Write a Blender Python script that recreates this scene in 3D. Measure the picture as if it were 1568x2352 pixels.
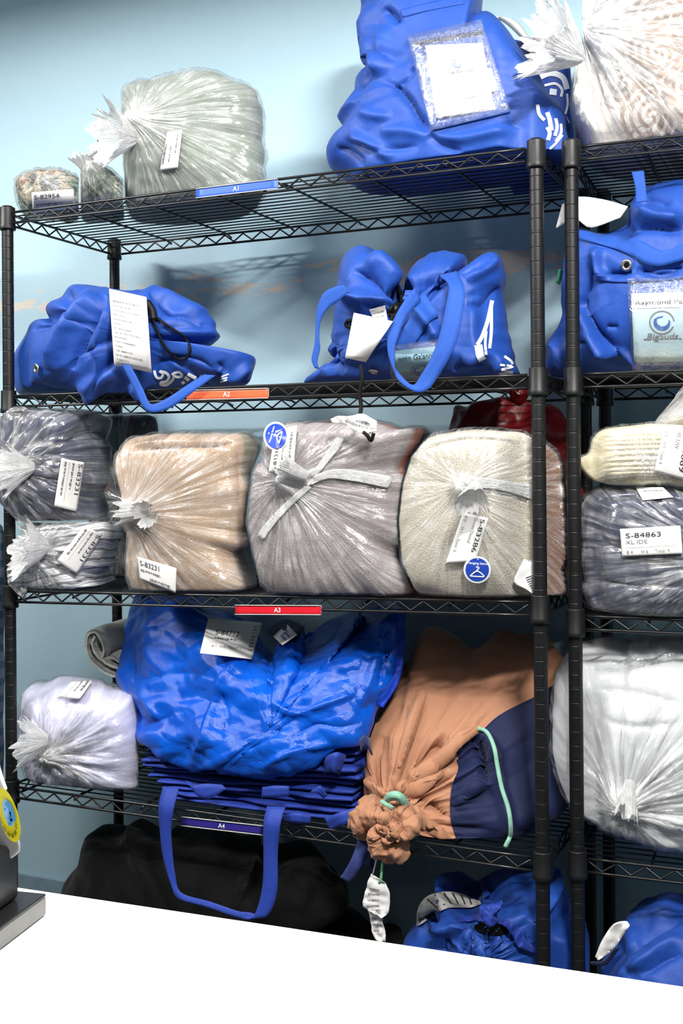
import bpy, math, random
import numpy as np
from mathutils import Matrix, Vector
from mathutils.bvhtree import BVHTree
PI = math.pi
rng = np.random.RandomState(7)
S = bpy.context.scene
COL = S.collection
for o in list(bpy.data.objects): bpy.data.objects.remove(o)

# ------------------------------------------------------------------ camera
TOP = 1.78                                   # height of the top shelf rim
FPX = 2591.3
CAM = np.array([1.6933, -1.9868, TOP - 0.5655])
PPX, PPY = 784.0, 1176.0 - 116.5
YAW, PIT, ROL = 0.4195, 0.0036, -0.0082
_F = np.array([-math.sin(YAW) * math.cos(PIT), math.cos(YAW) * math.cos(PIT), math.sin(PIT)])
_r0 = np.array([math.cos(YAW), math.sin(YAW), 0.0])
_u0 = np.cross(_r0, _F)
CR = math.cos(ROL) * _r0 + math.sin(ROL) * _u0
CU = -math.sin(ROL) * _r0 + math.cos(ROL) * _u0
CF = _F
cd = bpy.data.cameras.new('camera')
cam = bpy.data.objects.new('camera', cd)
COL.objects.link(cam)
M = Matrix(((CR[0], CU[0], -CF[0], CAM[0]), (CR[1], CU[1], -CF[1], CAM[1]), (CR[2], CU[2], -CF[2], CAM[2]), (0, 0, 0, 1)))
cam.matrix_world = M
cd.sensor_fit = 'VERTICAL'
cd.sensor_height = 36.0
cd.sensor_width = 24.0
cd.lens = FPX / 2352.0 * 36.0
cd.shift_y = -116.5 / 2352.0
cd.clip_start = 0.02
S.camera = cam

# ------------------------------------------------------------------ world, lamps, exposure
w = bpy.data.worlds.new('world'); S.world = w; w.use_nodes = True
w.node_tree.nodes['Background'].inputs[0].default_value = (0.86, 0.93, 1.0, 1)
w.node_tree.nodes['Background'].inputs[1].default_value = 0.10
S.view_settings.view_transform = 'Standard'
S.view_settings.look = 'None'
S.view_settings.gamma = 1.0
S.view_settings.use_curve_mapping = False
S.view_settings.exposure = 0.8
CEIL = 2.62
def lamp(loc, sx, sy, power, tilt=0.0, aim=0.0, col=(1, 0.98, 0.95)):
    l = bpy.data.lights.new('ceiling_lamp_light', 'AREA')
    l.shape = 'RECTANGLE'; l.size = sx; l.size_y = sy; l.energy = power; l.color = col
    o = bpy.data.objects.new('ceiling_lamp_light', l); COL.objects.link(o)
    o.location = loc; o.rotation_euler = (math.radians(tilt), 0, math.radians(aim)); return o
# ceiling lamps in open-bottomed housings: x, y, lamp size x/y, watts, tilt, aim, lamp height below the ceiling, housing depth, housing half size
LAMPS = [(.75, -1.05, .50, .50, 12, 0, 0, .02, .072, .33),
         (1.95, -1.45, .40, .08, 45, 64, 40, .08, .119, .34),
         (-.85, -1.15, .95, .08, 33, 66, -50, .08, .117, .5),
         (.4, -3.3, 1.2, .3, 5, 0, 0, .02, .05, .65)]  # last one: unseen fill lamp behind the counter, added for overall brightness
for (x_, y_, a_, b_, p_, t_, r_, d_, h_, w_) in LAMPS: lamp((x_, y_, CEIL - d_), a_, b_, p_, t_, r_)

# ------------------------------------------------------------------ helpers: pixel of the photograph <-> point of the room
def ray(u, v):
    d = CF + CR * ((u - PPX) / FPX) - CU * ((v - PPY) / FPX)
    return d
def at(u, v, Y):
    d = ray(u, v); return CAM + d * ((Y - CAM[1]) / d[1])
def atz(u, v, z):
    d = ray(u, v); return CAM + d * ((z - CAM[2]) / d[2])
def px(P):
    d = np.asarray(P) - CAM
    z = d @ CF
    return PPX + FPX * (d @ CR) / z, PPY - FPX * (d @ CU) / z

# ------------------------------------------------------------------ helpers: noise
_perm = rng.permutation(256).astype(np.int32); _perm = np.concatenate([_perm, _perm, _perm])
_g = rng.normal(size=(256, 3)); _g /= np.linalg.norm(_g, axis=1)[:, None]
def noise(P):
    P = np.asarray(P, float)
    i = np.floor(P).astype(np.int32); f = P - i; i &= 255
    w_ = f * f * f * (f * (f * 6 - 15) + 10)
    out = 0
    for dx in (0, 1):
        for dy in (0, 1):
            for dz in (0, 1):
                h = _perm[_perm[_perm[i[:, 0] + dx] + i[:, 1] + dy] + i[:, 2] + dz]
                g = _g[h]
                dd = g[:, 0] * (f[:, 0] - dx) + g[:, 1] * (f[:, 1] - dy) + g[:, 2] * (f[:, 2] - dz)
                ww = (w_[:, 0] if dx else 1 - w_[:, 0]) * (w_[:, 1] if dy else 1 - w_[:, 1]) * (w_[:, 2] if dz else 1 - w_[:, 2])
                out = out + ww * dd
    return out * 1.5
def fbm(P, oc=4):
    a, s, o = 1.0, 1.0, 0
    for k in range(oc):
        o = o + a * noise(P * s + 17.3 * k); a *= .5; s *= 2.03
    return o
def ridge(P, oc=3):
    a, s, o = 1.0, 1.0, 0
    for k in range(oc):
        o = o + a * (1 - 2.2 * np.abs(noise(P * s + 9.1 * k))); a *= .5; s *= 2.1
    return o
def crumple(P, n=9, seed=3, warp=.35):
    """facets with sharp creases, as in a crushed tarpaulin"""
    r = np.random.RandomState(seed); o = 0
    Q = P + warp * np.stack([noise(P * 1.1 + k * 31.7) for k in range(3)], 1)
    for k in range(n):
        d = r.normal(size=3); d /= np.linalg.norm(d); f = r.uniform(.6, 1.9)
        t = Q @ d * f + r.uniform(0, 9)
        o = o + np.abs(((t + 1.4 * warp * noise(P * .7 + k * 5.3)) % 1.0) - .5) / f
    o = o / n ** .5 * 2
    return o - o.mean()
def sstep(a, b, x):
    t = np.clip((x - a) / (b - a), 0, 1); return t * t * (3 - 2 * t)

# ------------------------------------------------------------------ helpers: objects
def link(o): COL.objects.link(o); return o
def meta(o, label=None, cat=None, group=None, kind=None):
    if label: o['label'] = label
    if cat: o['category'] = cat
    if group: o['group'] = group
    if kind: o['kind'] = kind
    return o
def thing(name, label, cat, loc, group=None):
    o = bpy.data.objects.new(name, None); o.empty_display_size = .05; o.location = Vector([float(c) for c in loc])
    link(o); meta(o, label, cat, group); return o
def mesh(name, V, F, mat, parent=None, smooth=True, attrs=None, label=None, kind=None):
    V = np.asarray(V, np.float32).reshape(-1, 3)
    me = bpy.data.meshes.new(name)
    if isinstance(F, np.ndarray) and F.ndim == 2:
        n, k = F.shape
        me.vertices.add(len(V)); me.vertices.foreach_set('co', V.ravel())
        me.loops.add(n * k); me.loops.foreach_set('vertex_index', F.astype(np.int32).ravel())
        me.polygons.add(n); me.polygons.foreach_set('loop_start', np.arange(0, n * k, k, dtype=np.int32))
        me.polygons.foreach_set('loop_total', np.full(n, k, np.int32))
        me.update(calc_edges=True); me.validate()
    else:
        me.from_pydata(V.tolist(), [], [list(map(int, f)) for f in F])
    if smooth: me.polygons.foreach_set('use_smooth', np.ones(len(me.polygons), bool))
    for k, a in (attrs or {}).items():
        a = np.asarray(a, np.float32)
        if a.ndim == 2:
            t = me.attributes.new(k, 'FLOAT_VECTOR', 'POINT'); t.data.foreach_set('vector', a.ravel())
        else:
            t = me.attributes.new(k, 'FLOAT', 'POINT'); t.data.foreach_set('value', a)
    me.update()
    if mat: me.materials.append(mat)
    o = link(bpy.data.objects.new(name, me))
    if parent: 
        o.parent = parent
        off = Vector((0, 0, 0)); p = parent
        while p: off = off + p.location; p = p.parent
        o.location = -off + Vector((0, 0, 0))
    if label: o['label'] = label
    if kind: o['kind'] = kind
    return o

class MB:
    """collects simple solids into one mesh"""
    def __init__(s): s.V = []; s.F = []; s.n = 0
    def add(s, V, F):
        V = np.asarray(V, float).reshape(-1, 3)
        s.V.append(V); s.F += [[i + s.n for i in f] for f in F]; s.n += len(V)
    def box(s, lo, hi):
        x0, y0, z0 = lo; x1, y1, z1 = hi
        s.add([(x0, y0, z0), (x1, y0, z0), (x1, y1, z0), (x0, y1, z0), (x0, y0, z1), (x1, y0, z1), (x1, y1, z1), (x0, y1, z1)],
              [(0, 3, 2, 1), (4, 5, 6, 7), (0, 1, 5, 4), (1, 2, 6, 5), (2, 3, 7, 6), (3, 0, 4, 7)])
    def tube(s, P, r, k=8, close=True):
        P = np.asarray(P, float); n = len(P)
        r = np.broadcast_to(np.asarray(r, float), (n,))
        T = np.gradient(P, axis=0); T /= np.linalg.norm(T, axis=1)[:, None] + 1e-12
        a = np.array([0, 0, 1.0]) if abs(T[0][2]) < .9 else np.array([1.0, 0, 0])
        N = np.cross(T[0], a); N /= np.linalg.norm(N)
        V = []
        for i in range(n):
            N = N - T[i] * (N @ T[i]); N /= np.linalg.norm(N) + 1e-12
            B = np.cross(T[i], N)
            for j in range(k):
                q = 2 * PI * j / k; V.append(P[i] + r[i] * (math.cos(q) * N + math.sin(q) * B))
        F = [(i * k + j, i * k + (j + 1) % k, (i + 1) * k + (j + 1) % k, (i + 1) * k + j) for i in range(n - 1) for j in range(k)]
        if close: F += [tuple(range(k - 1, -1, -1)), tuple((n - 1) * k + j for j in range(k))]
        s.add(V, F)
    def lathe(s, prof, c=(0, 0, 0), k=20, caps=True):
        c = np.asarray(c, float); V = []
        for (r, z) in prof:
            for j in range(k): V.append(c + np.array([r * math.cos(2 * PI * j / k), r * math.sin(2 * PI * j / k), z]))
        n = len(prof)
        F = [(i * k + j, i * k + (j + 1) % k, (i + 1) * k + (j + 1) % k, (i + 1) * k + j) for i in range(n - 1) for j in range(k)]
        if caps: F += [tuple(range(k - 1, -1, -1)), tuple((n - 1) * k + j for j in range(k))]
        s.add(V, F)
    def prism(s, poly, d):
        """poly: 3D points of one face, d: extrusion vector"""
        P = np.asarray(poly, float); n = len(P); d = np.asarray(d, float)
        s.add(np.concatenate([P, P + d]), [tuple(range(n - 1, -1, -1)), tuple(range(n, 2 * n))] + [(i, (i + 1) % n, n + (i + 1) % n, n + i) for i in range(n)])
    def build(s, name, mat, parent=None, smooth=False, label=None, kind=None):
        return mesh(name, np.concatenate(s.V), s.F, mat, parent, smooth, None, label, kind)

def catmull(P, n, closed=False):
    P = np.asarray(P, float); m = len(P)
    if closed: Q = np.concatenate([P[-1:], P, P[:2]])
    else: Q = np.concatenate([2 * P[:1] - P[1:2], P, 2 * P[-1:] - P[-2:-1]])
    segs = m if closed else m - 1
    t = np.linspace(0, segs, 24 * segs + 1); i = np.minimum(t.astype(int), segs - 1); f = (t - i)[:, None]
    a, b, c, d = Q[i], Q[i + 1], Q[i + 2], Q[i + 3]
    C = .5 * ((2 * b) + (-a + c) * f + (2 * a - 5 * b + 4 * c - d) * f ** 2 + (-a + 3 * b - 3 * c + d) * f ** 3)
    L = np.concatenate([[0], np.cumsum(np.linalg.norm(np.diff(C, axis=0), axis=1))])
    s = np.linspace(0, L[-1], n + 1 if closed else n)
    if closed: s = s[:-1]
    return np.stack([np.interp(s, L, C[:, k]) for k in range(C.shape[1])], 1)

# ------------------------------------------------------------------ helpers: materials
def lin(c):
    c = np.array(c, float) / 255.0
    return tuple(np.where(c <= .04045, c / 12.92, ((c + .055) / 1.055) ** 2.4)) + (1.0,)
class NT:
    def __init__(s, name):
        s.m = bpy.data.materials.new(name); s.m.use_nodes = True; s.t = s.m.node_tree; s.N = s.t.nodes; s.L = s.t.links
        s.b = s.N['Principled BSDF']; s.out = s.N['Material Output']
    def n(s, typ, **kw):
        o = s.N.new('ShaderNode' + typ)
        for k, v in kw.items():
            if k.startswith('i_'):
                key = k[2:]; key = int(key) if key.isdigit() else key.replace('_', ' ')
                s.set(o.inputs[key], v)
            else: setattr(o, k, v)
        return o
    def set(s, inp, v):
        if hasattr(v, 'is_output') or hasattr(v, 'links'): s.L.new(v, inp)
        else: inp.default_value = v
    def p(s, **kw):
        for k, v in kw.items(): s.set(s.b.inputs[k.replace('_', ' ')], v)
    def math(s, op, a, b=0.0, c=None):
        o = s.n('Math', operation=op); s.set(o.inputs[0], a); s.set(o.inputs[1], b)
        if c is not None: s.set(o.inputs[2], c)
        return o.outputs[0]
    def ramp(s, f, stops, mode='LINEAR'):
        o = s.n('ValToRGB'); s.L.new(f, o.inputs[0]); cr = o.color_ramp; cr.interpolation = mode
        while len(cr.elements) < len(stops): cr.elements.new(.5)
        for e, (p_, c_) in zip(cr.elements, stops):
            e.position = p_; e.color = c_ if hasattr(c_, '__len__') else (c_, c_, c_, 1)
        return o.outputs[0]
    def obj(s, scale=(1, 1, 1)):
        g = s.n('NewGeometry'); m = s.n('Mapping'); s.L.new(g.outputs['Position'], m.inputs[0]); m.inputs['Scale'].default_value = scale
        return m.outputs[0]
    def noise(s, vec, scale, detail=3.0, rough=.55, dist=0.0):
        o = s.n('TexNoise'); s.L.new(vec, o.inputs['Vector']); o.inputs['Scale'].default_value = scale
        o.inputs['Detail'].default_value = detail; o.inputs['Roughness'].default_value = rough; o.inputs['Distortion'].default_value = dist
        return o.outputs[0]
    def mix(s, f, a, b):
        o = s.n('Mix', data_type='RGBA'); s.set(o.inputs[0], f); s.set(o.inputs[6], a); s.set(o.inputs[7], b); return o.outputs[2]
    def bump(s, h, strength=.5, dist=.002, prev=None):
        o = s.n('Bump'); o.inputs['Strength'].default_value = strength; o.inputs['Distance'].default_value = dist; s.L.new(h, o.inputs['Height'])
        if prev is not None: s.L.new(prev, o.inputs['Normal'])
        return o.outputs[0]
    def attr(s, name): return s.n('Attribute', attribute_name=name).outputs['Vector']

def plain(name, col, rough=.5, metal=0.0, spec=.5, var=.06, scale=30.0, bump=0.0, coat=0.0):
    t = NT(name); c = lin(col)
    v = t.noise(t.obj(), scale, 3)
    d = tuple(max(0, x * (1 - var * 2)) for x in c[:3]) + (1,)
    e = tuple(min(1, x * (1 + var * 2)) for x in c[:3]) + (1,)
    t.p(Base_Color=t.ramp(v, [(.3, d), (.7, e)]), Roughness=rough, Metallic=metal)
    t.b.inputs['Specular IOR Level'].default_value = spec
    t.b.inputs['Coat Weight'].default_value = coat
    if bump: t.p(Normal=t.bump(v, bump, .001))
    return t.m
def cloth(name, col, rough=.75, sheen=.2, weave=900.0, wb=.25, var=.08, spec=.25, lum=None):
    t = NT(name); c = lin(col)
    v = t.noise(t.obj(), 9, 4)
    d = tuple(x * (1 - var * 1.6) for x in c[:3]) + (1,); e = tuple(min(1, x * (1 + var * 1.6)) for x in c[:3]) + (1,)
    n1 = t.noise(t.obj(), weave, 2); n2 = t.noise(t.obj(), 45, 4, .6)
    b1 = t.bump(n2, .22, .006)
    t.p(Base_Color=t.ramp(v, [(.3, d), (.7, e)]), Roughness=rough, Normal=t.bump(n1, wb, .0008, b1))
    t.b.inputs['Specular IOR Level'].default_value = spec
    t.b.inputs['Sheen Weight'].default_value = sheen; t.b.inputs['Sheen Roughness'].default_value = .4
    return t.m
# ------------------------------------------------------------------ materials
M_wall = None
def wall_mat():
    t = NT('blue_wall_paint'); P = t.obj()
    n = t.noise(P, 3.0, 4); f = t.noise(P, 160, 3)
    base = t.ramp(n, [(.3, lin((164, 193, 206))), (.7, lin((170, 198, 210)))])
    # worn strip where the paint has flaked off the plaster
    s = t.n('SeparateXYZ'); t.L.new(P, s.inputs[0])
    warp = t.noise(P, 6.0, 5, .65)
    z = t.math('ADD', s.outputs[2], t.math('MULTIPLY', warp, .06))
    band = t.math('SUBTRACT', .5, t.math('ABSOLUTE', t.math('MULTIPLY', t.math('SUBTRACT', z, WORN_Z + .03), 16.0)))
    flake = t.noise(t.obj((7, 7, 30)), 1.0, 6, .7)
    m = t.math('MULTIPLY', t.math('GREATER_THAN', band, 0.0), t.math('GREATER_THAN', flake, .50))
    t.p(Base_Color=t.mix(m, base, lin((206, 196, 184))), Roughness=.55)
    t.p(Normal=t.bump(t.math('ADD', f, t.math('MULTIPLY', m, -1.2)), .25, .0015))
    t.b.inputs['Specular IOR Level'].default_value = .3
    return t.m
M_black = plain('black_epoxy_steel', (16, 16, 17), .32, .0, .5, .1, 60)
M_blackm = plain('black_epoxy_post', (14, 14, 15), .46, .0, .38, .15, 90, .05)
M_plastic = plain('black_moulded_plastic', (13, 13, 14), .48, 0, .38, .1, 60)
WORN_Z = TOP - .105
# ------------------------------------------------------------------ the room
WALL_Y = 0.515
def room():
    b = MB(); b.box((-3.2, WALL_Y, 0), (3.6, WALL_Y + .1, CEIL)); meta(b.build('wall_back', wall_mat()), kind='structure')
    b = MB(); b.box((-3.3, -4.6, 0), (-3.2, WALL_Y, CEIL)); meta(b.build('wall_left', plain('blue_wall_paint_side', (160, 192, 206), .6)), kind='structure')
    b = MB(); b.box((3.6, -4.6, 0), (3.7, WALL_Y, CEIL)); meta(b.build('wall_right', plain('blue_wall_paint_end', (160, 192, 206), .6)), kind='structure')
    b = MB(); b.box((-3.3, -4.7, 0), (3.7, -4.6, CEIL)); meta(b.build('wall_front', plain('grey_wall_paint', (110, 112, 114), .6)), kind='structure')
    b = MB(); b.box((-3.3, -4.7, -.08), (3.7, WALL_Y + .1, 0)); meta(b.build('floor', plain('grey_vinyl_floor', (70, 72, 74), .5, 0, .4, .1, 8)), kind='structure')
    b = MB(); b.box((-3.3, -4.7, CEIL), (3.7, WALL_Y + .1, CEIL + .08)); meta(b.build('ceiling', plain('white_ceiling', (225, 226, 224), .8)), kind='structure')
    b = MB(); b.box((-3.2, WALL_Y - .012, 0), (3.6, WALL_Y, .09)); meta(b.build('baseboard_back', plain('blue_grey_baseboard', (128, 152, 164), .5)), kind='structure')
room()
def housings():
    m = plain('white_lamp_housing', (228, 228, 226), .5)
    for i, (x, y, a, b_, p, tl, rr, dd, h, a2) in enumerate(LAMPS):
        t = thing('ceiling_lamp', ['square ceiling lamp housing above the gap between counter and shelves', 'square ceiling lamp housing above the right end of the counter', 'square ceiling lamp housing to the left of the shelving units', 'long housing of an unseen fill lamp added behind the counter'][i], 'lamp', (x, y, CEIL))
        w_ = .012; b2 = min(a2, .34)
        for (lo, hi) in (((x - a2, y - b2, CEIL - h), (x + a2, y - b2 + w_, CEIL)), ((x - a2, y + b2 - w_, CEIL - h), (x + a2, y + b2, CEIL)), ((x - a2, y - b2, CEIL - h), (x - a2 + w_, y + b2, CEIL)), ((x + a2 - w_, y - b2, CEIL - h), (x + a2, y + b2, CEIL))):
            q = MB(); q.box(lo, hi); q.build('housing_side', m, t)
housings()
# ------------------------------------------------------------------ wire shelving
IN = .0254
def post_mesh(h):
    prof = [(.0118, 0.012), (.0127, .016)]
    n = int(h / IN)
    for k in range(1, n):
        z = k * IN
        if z > h - .05: break
        g = .0008
        prof += [(.0127, z - g - .0007), (.0127, z - g), (.0121, z - g * .3), (.0121, z + g * .3), (.0127, z + g), (.0127, z + g + .0007)]
        if k % 8 == 0:
            prof += [(.0127, z + .0027), (.0127, z + .0034), (.0121, z + .004), (.0127, z + .0046), (.0127, z + .0053)]
    prof += [(.0127, h - .004), (.011, h)]
    return prof
def shelving(name, label, org, rz, W, D, heights, posth, group, wires=True):
    """heights: list of four corner heights per shelf (front-left, front-right, back-right, back-left)"""
    c, s = math.cos(rz), math.sin(rz)
    def X(x, y, z): return (org[0] + c * x - s * y, org[1] + s * x + c * y, z)
    t = thing(name, label, 'shelving', (org[0], org[1], 0), group)
    for (x, y) in ((0, 0), (W, 0), (W, D), (0, D)):
        b = MB(); q = X(x, y, 0); b.lathe(post_mesh(posth), q, 18)
        p = b.build('post', M_blackm, t, True)
        b = MB(); b.lathe([(.004, 0), (.013, .001), (.013, .006), (.006, .014)], q, 12); b.build('levelling_foot', M_black, p, True)
    for hs in heights:
        def Z(x, y):
            u, v = x / W, y / D
            return (1 - v) * ((1 - u) * hs[0] + u * hs[1]) + v * ((1 - u) * hs[3] + u * hs[2])
        e = .019; drop = .0235
        corners = [(e, -.004), (W - e, -.004), (W + .004, e), (W + .004, D - e), (W - e, D + .004), (e, D + .004), (-.004, D - e), (-.004, e)]
        b = MB()
        for k in range(0, 8, 2):
            (x0, y0), (x1, y1) = corners[k], corners[k + 1]
            n = 14
            for dz in (0, -drop):
                P = [X(x0 + (x1 - x0) * i / n, y0 + (y1 - y0) * i / n, Z(x0 + (x1 - x0) * i / n, y0 + (y1 - y0) * i / n) + dz) for i in range(n + 1)]
                b.tube(P, .0029, 8)
        sh = b.build('wire_shelf', M_black, t, True)
        b = MB()
        for k in range(0, 8, 2):
            (x0, y0), (x1, y1) = corners[k], corners[k + 1]
            L = math.hypot(x1 - x0, y1 - y0); n = max(2, int(round(L / .0254)) // 2 * 2)
            P = []
            for i in range(n + 1):
                f = (i + .0) / n; xx, yy = x0 + (x1 - x0) * f, y0 + (y1 - y0) * f
                P.append(X(xx, yy, Z(xx, yy) - (.003 if i % 2 == 0 else drop - .003)))
            Q = []
            for a_, b_ in zip(P[:-1], P[1:]):
                a_, b_ = np.array(a_), np.array(b_); Q += [a_ + (b_ - a_) * f for f in (.04, .96)]
            b.tube(Q, .0019, 6)
        b.build('truss_wire', M_black, sh, True)
        b = MB()
        nw = 15
        for i in range(1, nw):
            y = D * i / nw
            b.tube([X(-.003, y, Z(0, y) - .001), X(W * .5, y, Z(W * .5, y) - .001), X(W + .003, y, Z(W, y) - .001)], .0016, 6)
        meta(b.build('deck_wires', M_black, sh, True), kind='stuff')
        for i in range(1, 7):
            x = W * (i / 7.0)
            b = MB(); b.tube([X(x, 0, Z(x, 0) - .012), X(x, D * .06, Z(x, D * .06) - .006), X(x, D * .94, Z(x, D * .94) - .006), X(x, D, Z(x, D) - .012)], .0026, 7)
            b.build('cross_rod', M_black, sh, True)
        for (x, y) in ((0, 0), (W, 0), (W, D), (0, D)):
            z = Z(x, y); b = MB()
            b.lathe([(.0131, .013), (.0165, .0125), (.0168, .011), (.0172, -.026), (.0182, -.028), (.0184, -.035), (.0178, -.037), (.0131, -.037)], X(x, y, z), 20)
            b.build('corner_collar', M_plastic, sh, True)
    return t
ZA = [TOP, TOP - 16 * IN, TOP - 32 * IN, TOP - 50 * IN, TOP - 66 * IN]
W1, D1 = 47 * IN, .4015
def lev(z, zl=None): zl = z if zl is None else zl; return (zl, z, z, zl)
UNIT = shelving('wire_shelving_unit', 'black wire shelving unit in the middle with the A1 to A4 shelf labels', (0, 0), 0.0, W1, D1,
         [lev(ZA[0]), lev(ZA[1]), lev(ZA[2], ZA[2] - IN), lev(ZA[3]), lev(ZA[4])], TOP + .016, 'black wire shelving units')
p2 = at(1311, 352, .03)
U2 = (p2[0], p2[1]); RZ2 = math.radians(3.0)
ZB = [TOP, TOP - 16 * IN, TOP - 33 * IN, TOP - 50 * IN, TOP - 66 * IN]
W2 = 35 * IN
shelving('wire_shelving_unit', 'black wire shelving unit at the right, cut by the right edge', U2, RZ2, W2, D1,
         [lev(z) for z in ZB], TOP + .016, 'black wire shelving units')
# ------------------------------------------------------------------ counter
CZ = .92
ca, cb = atz(105, 2045, CZ), atz(1568, 2262, CZ)
def counter():
    d = cb - ca; d /= np.linalg.norm(d); nrm = np.array([d[1], -d[0], 0])        # towards the camera
    A = ca - d * 1.6; B = cb + d * 1.6
    t = thing('service_counter', 'white laminate service counter across the bottom of the picture', 'counter', ((A + B) / 2 + nrm * .35) * np.array([1, 1, 0]))
    b = MB(); poly = [A, B, B + nrm * .75, A + nrm * .75]; b.prism(poly, (0, 0, -.035)); o = b.build('countertop', plain('white_laminate', (244, 243, 240), .35, 0, .4, .01, 20), t)
    m = o.modifiers.new('bevel', 'BEVEL'); m.width = .003; m.segments = 3
    b = MB(); k = nrm * .06; poly = [A + k + d * .03, B + k - d * .03, B + nrm * .72 - d * .03, A + nrm * .72 + d * .03]
    b.prism([p_ - np.array([0, 0, .036]) for p_ in poly], (0, 0, -(CZ - .036))); b.build('counter_base', plain('grey_laminate', (150, 152, 155), .5), t)
    return d, nrm
CD, CN = counter()
# ------------------------------------------------------------------ soft goods
def inside(U, Vv, poly):
    poly = np.asarray(poly, float); r = np.zeros(U.shape, bool); n = len(poly); j = n - 1
    for i in range(n):
        (xi, yi), (xj, yj) = poly[i], poly[j]
        c = ((yi > Vv) != (yj > Vv)) & (U < (xj - xi) * (Vv - yi) / (yj - yi + 1e-9) + xi)
        r ^= c; j = i
    return r
class Soft:
    """closed, filled cloth volume: a cross-section outline, a bulging front with its pole at c, a rounded back"""
    def __init__(s, outline, Y, df, db, c=None, nA=220, nF=64, nB=30, nf=2.6, nb=2.6, k=0.6, fit=4, bs=.92, lean=0.0):
        s.nA, s.nF, s.nB = nA, nF, nB
        O = catmull(outline, nA, True); s.O = O
        tgt = O.copy(); c0 = O.mean(0)
        cpx = np.array(c if c is not None else c0, float); s.cpx = cpx
        s.Y = Y
        t = np.linspace(0, 1, nF); S1 = .012 + .988 * (1 - (1 - t) ** 1.55)
        tb = np.linspace(0, 1, nB + 1)[1:]; S2 = np.maximum((1 - tb) ** .62, .02)
        rr = np.concatenate([S1, S2]); s.ring = np.concatenate([S1, 1 + (1 - S2)])
        dy = np.concatenate([-df * np.maximum(0, 1 - S1 ** nf) ** (1 / nf), db * np.maximum(0, 1 - S2 ** nb) ** (1 / nb)])
        back = np.concatenate([np.zeros(nF), np.ones(nB)])
        cw = at(*cpx, Y); d = ray(*c0); slope = k * d[0] / d[1]; slz = 0.0
        for it in range(fit + 1):
            Q = np.array([at(u, v, Y) for u, v in O])
            cen = Q.mean(0)
            cc = cw[None] * (1 - back[:, None]) + cen[None] * back[:, None]
            # move the back pole smoothly from the rim outwards
            V = np.empty((len(rr), nA, 3))
            for i in range(len(rr)):
                if back[i]:
                    f = dy[i] / max(db, 1e-6); sc = rr[i] * (1 - (1 - bs) * f)
                    V[i] = cen + (Q - cen) * sc
                else:
                    V[i] = cw + (Q - cw) * rr[i]
                V[i, :, 1] = Y + dy[i]
                V[i, :, 0] += slope * dy[i]
            if lean:
                zz = V[..., 2]; V[..., 1] += lean * (zz - zz.min())
            if it == fit: break
            U, W = px(V.reshape(-1, 3))
            A = np.arctan2(W - c0[1], U - c0[0]); R = np.hypot(U - c0[0], W - c0[1])
            nb_ = 90; bi = ((A + PI) / (2 * PI) * nb_).astype(int) % nb_
            rm = np.zeros(nb_); np.maximum.at(rm, bi, R)
            TA = np.arctan2(tgt[:, 1] - c0[1], tgt[:, 0] - c0[0]); TR = np.hypot(tgt[:, 0] - c0[0], tgt[:, 1] - c0[1])
            tb_ = ((TA + PI) / (2 * PI) * nb_).astype(int) % nb_
            td = np.zeros(nb_); np.maximum.at(td, tb_, TR)
            ok = (td > 0) & (rm > 0); ratio = np.ones(nb_)
            idx = np.arange(nb_); ratio[ok] = np.clip(td[ok] / rm[ok], .75, 1.2)
            ratio = np.interp(idx, idx[ok], ratio[ok], period=nb_)
            OA = np.arctan2(O[:, 1] - c0[1], O[:, 0] - c0[0])
            rj = np.interp((OA + PI) / (2 * PI) * nb_ - .5, idx, ratio, period=nb_)
            O = c0 + (O - c0) * (rj ** .85)[:, None]
            rad = np.hypot(*(O - c0).T)
            O = (O + np.roll(O, 1, 0) + np.roll(O, -1, 0)) / 3 if it < fit - 1 else O
        s.V = V; s.sh = V.shape; s.N0 = None
        th = np.arange(nA) / nA * 2 * PI
        s.th = np.broadcast_to(th, s.sh[:2]); s.r = np.broadcast_to(s.ring[:, None], s.sh[:2])
    def copy(s):
        o = object.__new__(Soft); o.__dict__.update(s.__dict__); o.V = s.V.copy(); return o
    def normals(s):
        V = s.V
        a = np.roll(V, -1, 1) - np.roll(V, 1, 1); b = np.gradient(V, axis=0)
        n = np.cross(a, b); l = np.linalg.norm(n, axis=2, keepdims=True); n = n / (l + 1e-12)
        # outward
        c = V.reshape(-1, 3).mean(0)
        if ((n * (V - c)).sum(2)).mean() < 0: n = -n
        n[0] = n[:3].mean((0, 1)); n[0] /= np.linalg.norm(n[0][0]) + 1e-9
        n[-1] = n[-3:].mean((0, 1)); n[-1] /= np.linalg.norm(n[-1][0]) + 1e-9
        return n
    def flat(s): return s.V.reshape(-1, 3)
    def disp(s, d):
        s.V = s.V + s.normals() * np.asarray(d).reshape(s.sh[:2])[..., None]; return s
    def noise(s, scale, amp, oc=3, aniso=(1, 1, 1), seed=0):
        return s.disp(amp * fbm(s.flat() * np.array(aniso) * scale + seed, oc))
    def ridge(s, scale, amp, oc=2, aniso=(1, 1, 1), seed=0):
        return s.disp(amp * ridge(s.flat() * np.array(aniso) * scale + seed, oc))
    def crumple(s, scale, amp, n=9, seed=3, warp=.35): return s.disp(amp * crumple(s.flat() * scale, n, seed, warp))
    def pleats(s, k, amp, twist=.0, seed=0, rin=.03, rout=1.25, sharp=True):
        th = s.th + twist * s.r
        P = np.stack([np.cos(th) * k, np.sin(th) * k, s.r * 1.1 + seed], 2).reshape(-1, 3)
        h = ridge(P, 3) if sharp else fbm(P, 3)
        g = sstep(rin * .3, rin * 3, s.r) * (1 - sstep(rout * .75, rout, s.r))
        return s.disp(amp * h.reshape(s.sh[:2]) * g)
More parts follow.
